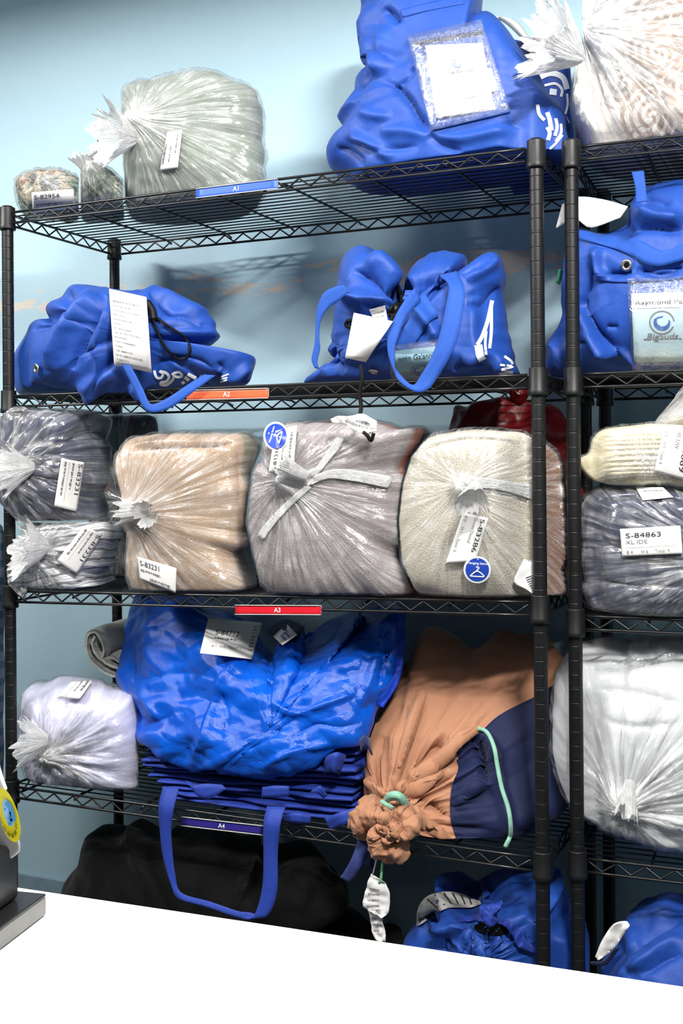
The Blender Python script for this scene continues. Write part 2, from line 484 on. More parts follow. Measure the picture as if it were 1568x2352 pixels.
    def creases(s, L):
        """L: (points in photo pixels, height, width in px[, kind]) folds traced on the visible side"""
        n = s.normals(); F = s.flat(); U, W = px(F)
        vis = ((CAM - F) * n.reshape(-1, 3)).sum(1) > 0
        tot = np.zeros(len(F))
        for e in L:
            pts, amp, wd = e[:3]; kind = e[3] if len(e) > 3 else 'r'
            C = catmull(pts, max(8, 4 * len(pts))); m = len(C)
            lo = C.min(0) - 4 * wd; hi = C.max(0) + 4 * wd
            sel = np.where(vis & (U > lo[0]) & (U < hi[0]) & (W > lo[1]) & (W < hi[1]))[0]
            if len(sel) == 0: continue
            p = np.stack([U[sel], W[sel]], 1)
            best = np.full(len(sel), 1e9); sg = np.ones(len(sel)); tt = np.zeros(len(sel))
            for i in range(m - 1):
                a, b = C[i], C[i + 1]; ab = b - a
                q = np.clip(((p - a) @ ab) / (ab @ ab + 1e-9), 0, 1)
                dv = p - a - q[:, None] * ab; d = np.hypot(dv[:, 0], dv[:, 1])
                k_ = d < best
                best[k_] = d[k_]; sg[k_] = np.sign(ab[0] * dv[k_, 1] - ab[1] * dv[k_, 0]); tt[k_] = (i + q[k_]) / (m - 1)
            taper = np.clip(np.minimum(tt, 1 - tt) * 5, 0, 1) ** .7
            if kind == 'r': h = np.exp(-(best / wd) ** 2)
            elif kind == 'v': h = np.exp(-(best / wd))                    # sharp valley
            elif kind == 'p': h = np.exp(-(best / wd))                     # sharp peak
            else:                                                            # overlapping lip: raised on the right of the line
                dd = best * sg; h = np.where(dd > 0, np.exp(-dd / wd), -.35 * np.exp(dd / (wd * .35)))
            tot[sel] += amp * h * taper
        return s.disp(tot)
    def smooth(s, it=1):
        for _ in range(it):
            V = s.V; a = (np.roll(V, 1, 1) + np.roll(V, -1, 1)) / 2; b = V.copy(); b[1:-1] = (V[2:] + V[:-2]) / 2
            s.V = .5 * V + .25 * a + .25 * b
        return s
    def floor(s, z, yfront=-.008, soft=.006, zfun=None):
        V = s.V
        zz = z if zfun is None else zfun(V[..., 0])
        h = V[..., 2] - zz
        m = sstep(yfront - .012, yfront, V[..., 1])
        nh = np.where(h < soft, soft * np.exp(np.clip((h - soft) / .03, -20, 0)) * .9 + .001, h)
        V[..., 2] = zz + h * (1 - m) + nh * m
        return s
    def ymin(s, y0, keep=.25):
        """press the front against a plane y=y0"""
        d = s.V[..., 1] - y0; s.V[..., 1] = np.where(d < 0, y0 + d * keep, s.V[..., 1]); return s
    def ymax(s, y1):
        s.V[..., 1] = np.minimum(s.V[..., 1], y1 - .002 + .02 * np.tanh((s.V[..., 1] - y1) / .2) * (s.V[..., 1] > y1) * 0); return s
    def zmax(s, z1, soft=.01):
        d = s.V[..., 2] - z1 + soft
        s.V[..., 2] = np.where(d > 0, z1 - soft + soft * np.tanh(d / soft / 3), s.V[..., 2]); return s
    def clear(s, side=None, y0=.0245):
        """stay behind the front posts"""
        V = s.V
        for (qx, qy) in ((W1, 0.0), (U2[0], U2[1]), (0.0, 0.0)):
            if side is not None and qx not in side: continue
            wgt = 1 - sstep(.026, .075, np.abs(V[..., 0] - qx)); m = np.maximum(V[..., 1], qy + y0 + .004 * np.tanh((V[..., 1] - qy - y0) / .05))
            V[..., 1] = np.where(V[..., 1] < qy + y0 + .03, V[..., 1] * (1 - wgt) + m * wgt, V[..., 1])
        return s
    def seams(s, L, m=3.0):
        """where two goods press on each other they share a face: stay on one side of it"""
        for side, C in (L or []):
            C = np.asarray(C, float); F = s.flat(); U, W = px(F); z = (F - CAM) @ CF
            if side in 'LR':
                o = np.argsort(C[:, 1]); lim = np.interp(W, C[o, 1], C[o, 0])
                d = np.minimum(0, lim - m - U) if side == 'L' else np.maximum(0, lim + m - U)
                s.V = (F + (d / FPX * z)[:, None] * CR).reshape(s.sh)
            else:
                o = np.argsort(C[:, 0]); lim = np.interp(U, C[o, 0], C[o, 1])
                d = np.minimum(0, lim - m - W) if side == 'T' else np.maximum(0, lim + m - W)
                s.V = (F - (d / FPX * z)[:, None] * CU).reshape(s.sh)
        return s
    def infront(s, y0=-.05, y1=-.0185):
        """the part that bulges past the left post lies in front of it"""
        V = s.V; x = V[..., 0]; wgt = 1 - sstep(.016, .045, x); y = V[..., 1]
        V[..., 1] = y * (1 - wgt) + (y0 + (y1 - y0) * (y - y.min()) / (y.max() - y.min())) * wgt
        return s
    def snap(s, poly, tol=2.6):
        """pull vertices near a traced seam on to it, so the two cloths part along a clean line"""
        F = s.flat().copy(); U, W = px(F); C = catmull(poly, 200); p = np.stack([U, W], 1); lo, hi = C.min(0) - 5, C.max(0) + 5
        idx = np.where((U > lo[0]) & (U < hi[0]) & (W > lo[1]) & (W < hi[1]))[0]
        best = np.full(len(idx), 1e9); dl = np.zeros((len(idx), 2)); q_ = p[idx]
        for i in range(len(C) - 1):
            a, b = C[i], C[i + 1]; ab = b - a; t = np.clip(((q_ - a) @ ab) / (ab @ ab + 1e-9), 0, 1); dv = a + t[:, None] * ab - q_; d = np.hypot(dv[:, 0], dv[:, 1])
            k_ = d < best; best[k_] = d[k_]; dl[k_] = dv[k_]
        ok = best < tol; z = (F[idx] - CAM) @ CF
        F[idx[ok]] += (dl[ok, 0] / FPX * z[ok])[:, None] * CR - (dl[ok, 1] / FPX * z[ok])[:, None] * CU
        s.V = F.reshape(s.sh); return s
    def faces(s):
        nr, na = s.sh[:2]
        i, j = np.meshgrid(np.arange(nr - 1), np.arange(na), indexing='ij'); j2 = (j + 1) % na
        return np.stack([i * na + j, i * na + j2, (i + 1) * na + j2, (i + 1) * na + j], -1).reshape(-1, 4)
    def caps(s):
        """centre points closing both poles"""
        return s.V[0].mean(0), s.V[-1].mean(0)
    def build(s, name, mat, parent=None, label=None, mask=None, rings=None):
        nr, na = s.sh[:2]; V = s.flat(); F = s.faces()
        c0, c1 = s.caps(); V = np.concatenate([V, [c0, c1]]); n = nr * na
        j = np.arange(na); j2 = (j + 1) % na
        T0 = np.stack([np.full(na, n), j2, j, j], 1); T1 = np.stack([np.full(na, n + 1), (nr - 1) * na + j, (nr - 1) * na + j2, (nr - 1) * na + j2], 1)
        th = s.th; K = 1.0
        pl = np.stack([np.cos(th), np.sin(th), s.r], 2).reshape(-1, 3); pl = np.concatenate([pl, [[0, 0, 0], [0, 0, 2]]])
        if mask is not None:
            keep = mask(V[F].mean(1)); F = F[keep]
            used = np.unique(F); re = np.full(len(V), -1); re[used] = np.arange(len(used)); V = V[used]; pl = pl[used]; F = re[F]
            return mesh(name, V, F, mat, parent, True, {'pl': pl}, label)
        # quads plus end caps as tiny triangles folded into quads is untidy: write polygons by hand
        me = bpy.data.meshes.new(name)
        tri = np.concatenate([np.stack([np.full(na, n), j2, j], 1), np.stack([np.full(na, n + 1), (nr - 1) * na + j, (nr - 1) * na + j2], 1)])
        loops = np.concatenate([F.ravel(), tri.ravel()]).astype(np.int32)
        tot = np.concatenate([np.full(len(F), 4), np.full(len(tri), 3)]).astype(np.int32)
        st = np.concatenate([[0], np.cumsum(tot)[:-1]]).astype(np.int32)
        me.vertices.add(len(V)); me.vertices.foreach_set('co', V.astype(np.float32).ravel())
        me.loops.add(len(loops)); me.loops.foreach_set('vertex_index', loops)
        me.polygons.add(len(tot)); me.polygons.foreach_set('loop_start', st); me.polygons.foreach_set('loop_total', tot)
        me.update(calc_edges=True)
        me.polygons.foreach_set('use_smooth', np.ones(len(tot), bool))
        a = me.attributes.new('pl', 'FLOAT_VECTOR', 'POINT'); a.data.foreach_set('vector', pl.astype(np.float32).ravel())
        me.materials.append(mat)
        o = link(bpy.data.objects.new(name, me))
        if parent:
            o.parent = parent; off = Vector((0, 0, 0)); p = parent
            while p: off = off + p.location; p = p.parent
            o.location = -off
        if label: o['label'] = label
        return o
    def bvh(s):
        V = s.flat(); F = s.faces()
        nF = (s.nF + 8) * s.nA
        F = F[(F[:, 2] < nF)]
        return BVHTree.FromPolygons([tuple(v) for v in V[:nF + s.nA].tolist()], F.tolist())
def bvh_of(*softs):
    Vs, Fs, n = [], [], 0
    for s in softs:
        V = s.flat(); Vs += V.tolist(); Fs += (s.faces() + n).tolist(); n += len(V)
    return BVHTree.FromPolygons(Vs, Fs)

# ---- sheets laid on soft goods -----------------------------------------------------------------
def pgrid(quad, nx=10, ny=8, bow=0):
    a = np.linspace(0, 1, nx + 1)[None, :, None]; b = np.linspace(0, 1, ny + 1)[:, None, None]
    q = np.asarray(quad, float)
    return q[0] * (1 - a) * (1 - b) + q[1] * a * (1 - b) + q[2] * a * b + q[3] * (1 - a) * b
def egrid(A, B, n=24, m=4):
    """px grid between two traced edges"""
    A, B = catmull(A, n + 1), catmull(B, n + 1); t = np.linspace(0, 1, m + 1)[:, None, None]
    return A[None] * (1 - t) + B[None] * t
def lay(G, tree, lift=.002, stiff=True, defY=0.0, flat=False):
    """drop a px grid on to a surface; stiff sheets stay a smooth quadric just above it"""
    ny, nx = G.shape[:2]; D = np.array([[ray(*G[i, j]) for j in range(nx)] for i in range(ny)])
    T = np.full((ny, nx), np.nan)
    if tree is not None:
        for i in range(ny):
            for j in range(nx):
                d = Vector(D[i, j]); h = tree.ray_cast(Vector(CAM), d.normalized())
                if h[0] is not None: T[i, j] = h[3] / d.length
    Tp = (defY - CAM[1]) / D[..., 1]
    if np.isnan(T).all(): T = Tp
    else:
        T = np.where(np.isnan(T), np.nan, T)
    a = np.linspace(-1, 1, nx)[None, :] + 0 * T; b = np.linspace(-1, 1, ny)[:, None] + 0 * np.nan_to_num(T)
    a = np.nan_to_num(a); a = np.broadcast_to(np.linspace(-1, 1, nx)[None, :], T.shape); b = np.broadcast_to(np.linspace(-1, 1, ny)[:, None], T.shape)
    ok = ~np.isnan(T)
    Bm = np.stack([np.ones_like(a), a, b, a * b, a * a, b * b], -1)
    co = np.linalg.lstsq(Bm[ok] if ok.sum() > 12 and not flat else Bm[ok][:, :3], T[ok], rcond=None)[0]
    fit = (Bm if len(co) == 6 else Bm[..., :3]) @ co
    if stiff:
        ex = np.max((fit - T)[ok]); T = fit - max(0, ex)
    else:
        T = np.where(ok, T, fit)
        for _ in range(2):
            Q = np.pad(T, 1, mode='edge'); M_ = (Q[:-2, 1:-1] + Q[2:, 1:-1] + Q[1:-1, :-2] + Q[1:-1, 2:]) / 4
            T = np.minimum(T, .5 * T + .5 * M_)
    P = CAM + D * T[..., None]
    return P - D / np.linalg.norm(D, axis=2, keepdims=True) * lift
def sheet(name, P, mat, parent, th=.0005, label=None, attrs=False):
    ny, nx = P.shape[:2]
    n = np.cross(np.gradient(P, axis=1), np.gradient(P, axis=0)); n /= np.linalg.norm(n, axis=2, keepdims=True) + 1e-12
    if ((CAM - P) * n).sum() < 0: n = -n
    A = P.reshape(-1, 3); B = (P - n * th).reshape(-1, 3); N = nx * ny
    i, j = np.meshgrid(np.arange(ny - 1), np.arange(nx - 1), indexing='ij'); q = (i * nx + j).ravel()
    F = np.stack([q, q + 1, q + nx + 1, q + nx], 1); Bk = F[:, ::-1] + N
    rim = [r * nx for r in range(ny)]
    loop = list(range(nx)) + [r * nx + nx - 1 for r in range(1, ny)] + list(range((ny - 1) * nx + nx - 2, (ny - 1) * nx - 1, -1)) + [r * nx for r in range(ny - 2, 0, -1)]
    l = np.array(loop); l2 = np.roll(l, -1)
    R = np.stack([l, l + N, l2 + N, l2], 1)
    u = np.broadcast_to(np.linspace(0, 1, nx)[None, :], (ny, nx)).ravel(); v = np.broadcast_to(np.linspace(0, 1, ny)[:, None], (ny, nx)).ravel()
    uv = np.stack([u, v, 0 * u], 1)
    return mesh(name, np.concatenate([A, B]), np.concatenate([F, Bk, R]), mat, parent, True, {'pl': np.concatenate([uv, uv])}, label)
def on(P, a, b, lift=.0011):
    """points (a,b in 0..1) on a sheet grid"""
    ny, nx = P.shape[:2]
    a = np.asarray(a, float); b = np.asarray(b, float)
    x = np.clip(a, -.2, 1.2) * (nx - 1); y = np.clip(b, -.2, 1.2) * (ny - 1)
    i = np.clip(np.floor(y).astype(int), 0, ny - 2); j = np.clip(np.floor(x).astype(int), 0, nx - 2); fx = (x - j)[:, None]; fy = (y - i)[:, None]
    Q = P[i, j] * (1 - fx) * (1 - fy) + P[i, j + 1] * fx * (1 - fy) + P[i + 1, j] * (1 - fx) * fy + P[i + 1, j + 1] * fx * fy
    n = np.cross(P[i, j + 1] - P[i, j], P[i + 1, j] - P[i, j]); n /= np.linalg.norm(n, axis=1, keepdims=True) + 1e-12
    s_ = np.sign(((CAM - Q) * n).sum(1, keepdims=True)); return Q + n * s_ * lift
_tc = {}
def glyphs(body, bold=False):
    key = (body, bold)
    if key not in _tc:
        cu = bpy.data.curves.new('lettering', 'FONT'); cu.body = body; cu.size = 1; cu.resolution_u = 3
        if bold: cu.offset = .012
        ob = bpy.data.objects.new('lettering', cu); COL.objects.link(ob)
        bpy.context.view_layer.update()
        me = bpy.data.meshes.new_from_object(ob.evaluated_get(bpy.context.evaluated_depsgraph_get()))
        V = np.array([v.co[:2] for v in me.vertices]); F = [list(p.vertices) for p in me.polygons]
        bpy.data.objects.remove(ob); bpy.data.meshes.remove(me); bpy.data.curves.remove(cu)
        _tc[key] = (V, F)
    return _tc[key]
class Print:
    """flat printing on a sheet"""
    def __init__(s, P): 
        s.P = P; s.V = []; s.F = []; s.n = 0
        s.La = np.linalg.norm(np.diff(P, axis=1), axis=2).sum(1).mean(); s.Lb = np.linalg.norm(np.diff(P, axis=0), axis=2).sum(0).mean()
    def _add(s, A, F):
        A = np.asarray(A, float); s.V.append(on(s.P, A[:, 0], A[:, 1])); s.F += [[i + s.n for i in f] for f in F]; s.n += len(A)
    def text(s, body, a, b, h, w=None, bold=False, align='l', skew=0.0):
        V, F = glyphs(body, bold)
        ext = V[:, 0].max() - V[:, 0].min(); k = h / .7
        ka = (w / ext) if w else k * s.Lb / s.La
        x = (V[:, 0] - V[:, 0].min()); 
        if align == 'c': x = x - ext / 2
        s._add(np.stack([a + (x + skew * V[:, 1]) * ka, b - V[:, 1] * k], 1), F); return s
    def rect(s, a0, b0, a1, b1, n=10):
        t = np.linspace(0, 1, n + 1); A = [(a0 + (a1 - a0) * q, b0) for q in t] + [(a0 + (a1 - a0) * q, b1) for q in t]
        s._add(A, [(i, i + 1, n + 2 + i, n + 1 + i) for i in range(n)]); return s
    def line(s, pts, wd, n=40):
        """stroke along (a,b) points, width in metres"""
        C = catmull(pts, n); T = np.gradient(C, axis=0) * np.array([s.La, s.Lb]); T /= np.linalg.norm(T, axis=1)[:, None] + 1e-9
        N = np.stack([-T[:, 1] / s.La, T[:, 0] / s.Lb], 1) * (np.asarray(wd).reshape(-1, 1) / 2)
        A = np.concatenate([C + N, C - N]); s._add(A, [(i, i + 1, n + i + 1, n + i) for i in range(n - 1)]); return s
    def poly(s, pts): s._add(pts, [tuple(range(len(pts)))]); return s
    def dashes(s, a0, a1, b, h, seed=0, gap=.35):
        """a line of print too small to read"""
        r = np.random.RandomState(seed); x = a0
        while x < a1:
            w_ = r.uniform(.015, .06); s.rect(x, b, min(x + w_, a1), b + h * r.uniform(.5, 1), 1); x += w_ + r.uniform(.008, .03)
        return s
    def ring(s, a, b, r0, r1, t0=0, t1=2 * PI, n=40):
        """annulus sector, radii in metres"""
        t = np.linspace(t0, t1, n + 1)
        A = [(a + r1 * math.cos(q) / s.La, b + r1 * math.sin(q) / s.Lb) for q in t] + [(a + r0 * math.cos(q) / s.La, b + r0 * math.sin(q) / s.Lb) for q in t]
        s._add(A, [(i, i + 1, n + 2 + i, n + 1 + i) for i in range(n)]); return s
    def build(s, name, mat, parent, label=None):
        if s.V: return mesh(name, np.concatenate(s.V), s.F, mat, parent, False, None, label)
def ribbon(name, A, B, mat, parent, th=.0018, n=40, m=3, label=None, bulge=0):
    """strap between two edges given as (u, v, Y)"""
    A = catmull([at(*p) for p in A], n); B = catmull([at(*p) for p in B], n); t = np.linspace(0, 1, m + 1)[:, None, None]
    P = A[None] * (1 - t) + B[None] * t
    return sheet(name, P, mat, parent, th, label), P
def cord(name, pts, r, mat, parent, n=40, k=8, label=None, closed=False):
    b = MB(); b.tube(catmull(pts, n, closed), r, k); return b.build(name, mat, parent, True, label)
def tuft(name, o, ax, L, R, mat, parent, seed=0, label=None, n=72, m=14, neck=.008):
    """the gathered, ruffled end of a plastic bag beyond its knot"""
    o = np.asarray(o, float); ax = np.asarray(ax, float); ax /= np.linalg.norm(ax)
    e1 = np.cross(ax, [0.3, 0.2, 1]); e1 /= np.linalg.norm(e1); e2 = np.cross(ax, e1)
    th = np.arange(n) / n * 2 * PI; r = np.linspace(0, 1, m)
    RR, TH = np.meshgrid(r, th, indexing='ij')
    P0 = np.stack([np.cos(TH) * 3.2 + seed, np.sin(TH) * 3.2, RR * 1.3], 2).reshape(-1, 3)
    q = ridge(P0, 3).reshape(m, n); q2 = fbm(P0 * .5 + 40, 2).reshape(m, n)
    rad = neck + (R - neck) * RR ** .8 * (1 + .42 * q * RR + .35 * q2)
    h = L * RR * (1 + .45 * q2 * RR) + .3 * R * q * RR
    P = o + ax * h[..., None] + (np.cos(TH) * rad)[..., None] * e1 + (np.sin(TH) * rad)[..., None] * e2
    V = P.reshape(-1, 3); i, j = np.meshgrid(np.arange(m - 1), np.arange(n), indexing='ij'); j2 = (j + 1) % n
    F = np.stack([i * n + j, i * n + j2, (i + 1) * n + j2, (i + 1) * n + j], -1).reshape(-1, 4)
    pl = np.stack([np.cos(TH) * 1, np.sin(TH) * 1, RR], 2).reshape(-1, 3)
    return mesh(name, V, F, mat, parent, True, {'pl': pl}, label)

# ---- materials of the goods --------------------------------------------------------------------
def film_mat(name, haze=.12, streak=.35, K=9.0, gloss=.35, tint=(235, 236, 238), centre=.6, rough=.13, bump=.7):
    t = NT(name); pl = t.attr('pl')
    m1 = t.n('Mapping'); t.L.new(pl, m1.inputs[0]); m1.inputs['Scale'].default_value = (K, K, .9)
    n1 = t.noise(m1.outputs[0], 1.6, 4, .6, .25)
    m2 = t.n('Mapping'); t.L.new(pl, m2.inputs[0]); m2.inputs['Scale'].default_value = (K * 2.6, K * 2.6, 3.2)
    n2 = t.noise(m2.outputs[0], 1.7, 3, .6, .4)
    n3 = t.noise(t.obj(), 26, 4, .65, .6)
    rdg = t.math('POWER', t.math('SUBTRACT', 1.0, t.math('ABSOLUTE', t.math('MULTIPLY', t.math('SUBTRACT', n1, .5), 5.0))), 3.0)
    rdg = t.math('MAXIMUM', rdg, 0.0)
    s = t.n('SeparateXYZ'); t.L.new(pl, s.inputs[0])
    cen = t.math('POWER', 2.718, t.math('MULTIPLY', s.outputs[2], -7.0))
    fall = t.math('ADD', .42, t.math('POWER', 2.718, t.math('MULTIPLY', s.outputs[2], -2.2)))
    pat = t.math('MULTIPLY', n3, 2.0); pat = t.math('MULTIPLY', pat, pat)
    hz = t.math('ADD', haze, t.math('MULTIPLY', t.math('MULTIPLY', t.math('MULTIPLY', rdg, streak), fall), pat)); hz = t.math('ADD', hz, t.math('MULTIPLY', cen, centre))
    hz = t.math('MINIMUM', t.math('MULTIPLY', hz, t.math('ADD', .45, n3)), .97)
    ht = t.math('ADD', t.math('MULTIPLY', n1, 1.0), t.math('ADD', t.math('MULTIPLY', n2, .7), t.math('MULTIPLY', n3, .5)))
    bp = t.bump(ht, bump, .012)
    tr = t.n('BsdfTransparent'); tr.inputs[0].default_value = (.96, .96, .965, 1)
    t.p(Base_Color=lin(tint), Roughness=.35, Normal=bp); t.b.inputs['Specular IOR Level'].default_value = .5
    mx = t.n('MixShader'); t.L.new(hz, mx.inputs[0]); t.L.new(tr.outputs[0], mx.inputs[1]); t.L.new(t.b.outputs[0], mx.inputs[2])
    gl = t.n('BsdfGlossy'); gl.inputs['Roughness'].default_value = rough; t.L.new(bp, gl.inputs['Normal'])
    lw = t.n('LayerWeight'); lw.inputs[0].default_value = .35; t.L.new(bp, lw.inputs['Normal'])
    gf = t.math('MINIMUM', t.math('ADD', .05, t.math('MULTIPLY', lw.outputs['Fresnel'], gloss)), .9)
    m3 = t.n('MixShader'); t.L.new(gf, m3.inputs[0]); t.L.new(mx.outputs[0], m3.inputs[1]); t.L.new(gl.outputs[0], m3.inputs[2])
    t.L.new(m3.outputs[0], t.out.inputs[0])
    return t.m
def layer_mat(name, stops, scale=520, bump=.6, fuzz=.004, mid=40, sheen=.3, rough=.9, var=.12, coarse=None):
    """stacked bedding: colour by depth from the front of the bundle; stops = [(y, rgb), ...]"""
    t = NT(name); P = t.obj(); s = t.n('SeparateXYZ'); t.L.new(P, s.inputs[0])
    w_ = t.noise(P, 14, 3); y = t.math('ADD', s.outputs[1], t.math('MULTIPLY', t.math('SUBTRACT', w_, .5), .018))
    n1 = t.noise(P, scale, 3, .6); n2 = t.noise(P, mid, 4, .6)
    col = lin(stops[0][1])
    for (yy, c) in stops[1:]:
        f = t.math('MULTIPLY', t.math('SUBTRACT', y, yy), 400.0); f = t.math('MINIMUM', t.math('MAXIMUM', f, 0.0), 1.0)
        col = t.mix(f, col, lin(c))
    vv = t.math('ADD', 1 - var, t.math('MULTIPLY', t.math('ADD', t.math('MULTIPLY', n1, .6), t.math('MULTIPLY', n2, .4)), 2 * var))
    mul = t.n('Mix', data_type='RGBA', blend_type='MULTIPLY'); mul.inputs[0].default_value = 1.0
    t.set(mul.inputs[6], col); g = t.n('CombineXYZ'); [t.L.new(vv, g.inputs[i]) for i in range(3)]; t.L.new(g.outputs[0], mul.inputs[7])
    b1 = t.bump(n2, .35, .008); b2 = t.bump(n1, bump, fuzz, b1)
    t.p(Base_Color=mul.outputs[2], Roughness=rough, Normal=b2)
    t.b.inputs['Sheen Weight'].default_value = sheen; t.b.inputs['Specular IOR Level'].default_value = .15
    return t.m
BLUE = (26, 67, 149)
M_blue = cloth('blue_nylon_canvas', BLUE, .55, .04, 1400, .12, .06, .35)
M_blue2 = cloth('blue_woven_bag', (31, 54, 142), .6, .04, 1200, .2, .05, .35)
M_strap = cloth('blue_webbing', (29, 73, 156), .7, .04, 700, .5, .05, .3)
M_strap2 = cloth('royal_blue_webbing', (31, 57, 146), .62, .04, 700, .5, .05, .35)
M_navy = cloth('navy_canvas', (16, 26, 62), .7, .1, 1200, .2, .08, .25)
M_tan = cloth('tan_canvas', (166, 118, 90), .68, .15, 1300, .15, .05, .25)
M_blackc = cloth('black_cloth', (6, 6, 7), .85, .05, 700, .3, .1, .12)
M_paper = plain('white_label_paper', (222, 220, 218), .6, 0, .3, .015, 60, .05)
M_card = plain('pale_blue_card', (196, 224, 232), .5, 0, .3, .02, 40)
M_cord = plain('black_cord', (10, 10, 11), .7, 0, .2, .2, 300, .3)
M_ink = plain('black_ink', (52, 50, 52), .6, 0, .2, 0)
M_inkl = plain('grey_ink', (120, 118, 120), .6, 0, .2, 0)
M_white = plain('white_print', (226, 230, 236), .55, 0, .3, .02)
M_logo = plain('blue_logo_print', (52, 98, 176), .5, 0, .3, .03)
M_stick = plain('blue_sticker_print', (34, 66, 168), .35, 0, .5, .03, 30, 0, .3)
M_metal = plain('brushed_grommet', (196, 192, 184), .28, 1.0, .5, .05)
M_film = film_mat('clear_plastic_film', .02, .34, 9, .3, (238, 238, 238), .5, .1, .3)
M_filmh = film_mat('hazy_plastic_film', .05, .28, 8, .22, (238, 238, 238), .7, .1, .18)
M_filmq = film_mat('thin_clear_film', .03, .3, 5, .16, (240, 240, 240), .6, .14, .09)
M_filmw = film_mat('gathered_white_film', .62, .5, 5, .45, (244, 243, 242), .2, .2)
M_pocket = film_mat('clear_vinyl_pocket', .02, .03, 4, .22, (230, 238, 242), 0, .08, .35)
FILM = 0.0025
def film_of(s, lift=FILM, k=7, amp=.004, seed=0, cone=.02, cw_=.11, twist=0.0):
    f = s.copy(); f.disp(np.full(f.sh[:2], lift)); f.pleats(k, amp, twist, seed)
    c = np.exp(-(f.r / cw_) ** 2) * cone; f.V[..., 1] -= c
    f.V = np.where((f.r < 1.0)[..., None], f.V, f.V); return f
def cordon(name, px_pts, tree, r, mat, parent, lift=.006, n=60, label=None):
    C = catmull(px_pts, n); P = lay(np.stack([C, C + .5]), tree, lift, False)[0]
    for _ in range(2): P[1:-1] = .5 * P[1:-1] + .25 * (P[:-2] + P[2:])
    return cord(name, P, r, mat, parent, n, 8, label)
def fabric(s, k=1.0, seed=0):
    s.noise(4.5, .012 * k, 2, seed=seed).crumple(4.5, .022 * k, 5, 11 + seed).crumple(9, .007 * k, 5, 23 + seed).noise(30, .0008 * k, 2); return s
def tag(parent, quad, tree, lines, name='paper_label', lift=.003, nx=16, ny=10, mat=None, big=(.08, .42, .26), stiff=True, ink=None, label=None, flat=False):
    """paper slip: lines = [(kind, ...)] ; quad corners in reading order"""
    P = lay(pgrid(quad, nx, ny), tree, lift, stiff, 0.0, flat)
    o = sheet(name, P, mat or M_paper, parent, .0004, label)
    p = Print(P); g = Print(P)
    for L in lines:
        if L[0] == 'T': p.text(*L[1:])
        elif L[0] == 'G': g.text(*L[1:])
        elif L[0] == 'D': g.dashes(*L[1:])
        elif L[0] == 'R': g.rect(*L[1:])
    p.build('printing', ink or M_ink, o); g.build('fine_print', M_inkl, o)
    return o, P
def slip(no, l2=None, l3=None, seed=0):
    """layout of the laundry slips: number, name line, rule, counts"""
    L = [('T', no, .07, .36, .2, .62)]
    L += [('G', l2, .08, .57, .12, .42)] if l2 else [('D', .08, .5, .46, .1, seed)]
    L += [('R', .06, .68, .9, .69)]
    if l3: 
        n = len(l3)
        for i, q in enumerate(l3): L.append(('G', q[0], q[1], .9, .13))
    else: L += [('D', .08, .85, .8, .1, seed + 5)]
    return L
def base_of(s, z=None):
    c = s.flat().mean(0); return (c[0], c[1], s.flat()[:, 2].min() if z is None else z)
# ------------------------------------------------------------------ bundles of bedding in clear bags
def zrow(zl, zr): return lambda x: zl + (zr - zl) * np.clip(x / W1, 0, 1) + .0048
Z1 = zrow(ZA[0], ZA[0]); Z2 = zrow(ZA[1], ZA[1]); Z3 = zrow(ZA[2] - IN, ZA[2]); Z4 = zrow(ZA[3], ZA[3]); Z5 = zrow(ZA[4], ZA[4])
def B2(i): return lambda x: 0 * x + ZB[i] + .0048
def bundle(name, label, outline, c, Y, df, db, mat, zf, film=None, k=.6, nf=3.2, nb=3, inner=None, fk=7, famp=.004, cone=.02, group='bedding in tied clear plastic bags', yf=-.012, lift=FILM, seed=0, zm=None, bs=.92, ymx=.386, inner_name='folded_bedding', post=None, posts=True, nA=220, nF=64, seams=None):
    s = Soft(outline, Y, df, db, c, nf=nf, nb=nb, k=k, bs=bs, nA=nA, nF=nF)
    if inner: inner(s)
    if not posts: s.infront()
    s.seams(seams, 3.2)
    if zf is not None: s.floor(0, yf, .006, zf)
    if zm: s.zmax(zm)
    s.V[..., 1] = np.minimum(s.V[..., 1], ymx)
    if posts: s.clear()
    t = thing(name, label, 'bundle', base_of(s), group)
    s.build(inner_name, mat, t)
    f = film_of(s, lift, fk, famp, seed, cone); f.V[..., 1] = np.minimum(f.V[..., 1], ymx + .003)
    if not posts: f.V[..., 1] = np.where(f.V[..., 0] < .02, np.minimum(f.V[..., 1], -.0175), f.V[..., 1])
    f.seams(seams, .9)
    if zf is not None: f.floor(0, yf, .004, lambda x: zf(x) - .0012)
    if post: post(f)
    f.build('plastic_bag', film or M_film, t)
    return t, s, f
# A1: sage quilt
t, s, f = bundle('wrapped_quilt', 'large clear bag of sage green quilt beside the A1 label on the top shelf',
    [(282, 240), (300, 200), (350, 182), (440, 169), (505, 177), (560, 196), (588, 222), (596, 270), (600, 330), (602, 390), (600, 440), (570, 520), (440, 530), (340, 510), (292, 470), (284, 420), (282, 380), (276, 320)],
    (318, 318), .15, .12, .2, layer_mat('sage_quilt', [(0, (124, 134, 122)), (.2, (116, 126, 114))], 300, .3, .003, 20), Z1, M_filmh, k=1.0, nf=2.6,
    inner=lambda s: s.noise(9, .006, 2).ridge(7, .004, 2, (.5, 1, 2.2)), fk=6, famp=.004, cone=.035, seams=[('R', [(276, 320), (283, 400), (287, 520)])])
bt = f.bvh()
tuft('bag_knot', at(314, 318, .02), (-.5, -.8, 0), .055, .05, M_filmw, t, 3)
tag(t, [(418, 297), (408, 385), (366, 392), (383, 304)], bt, [('D', .32, .85, .82, .16, 2), ('D', .4, .8, .52, .09, 3), ('D', .12, .6, .2, .09, 4)])
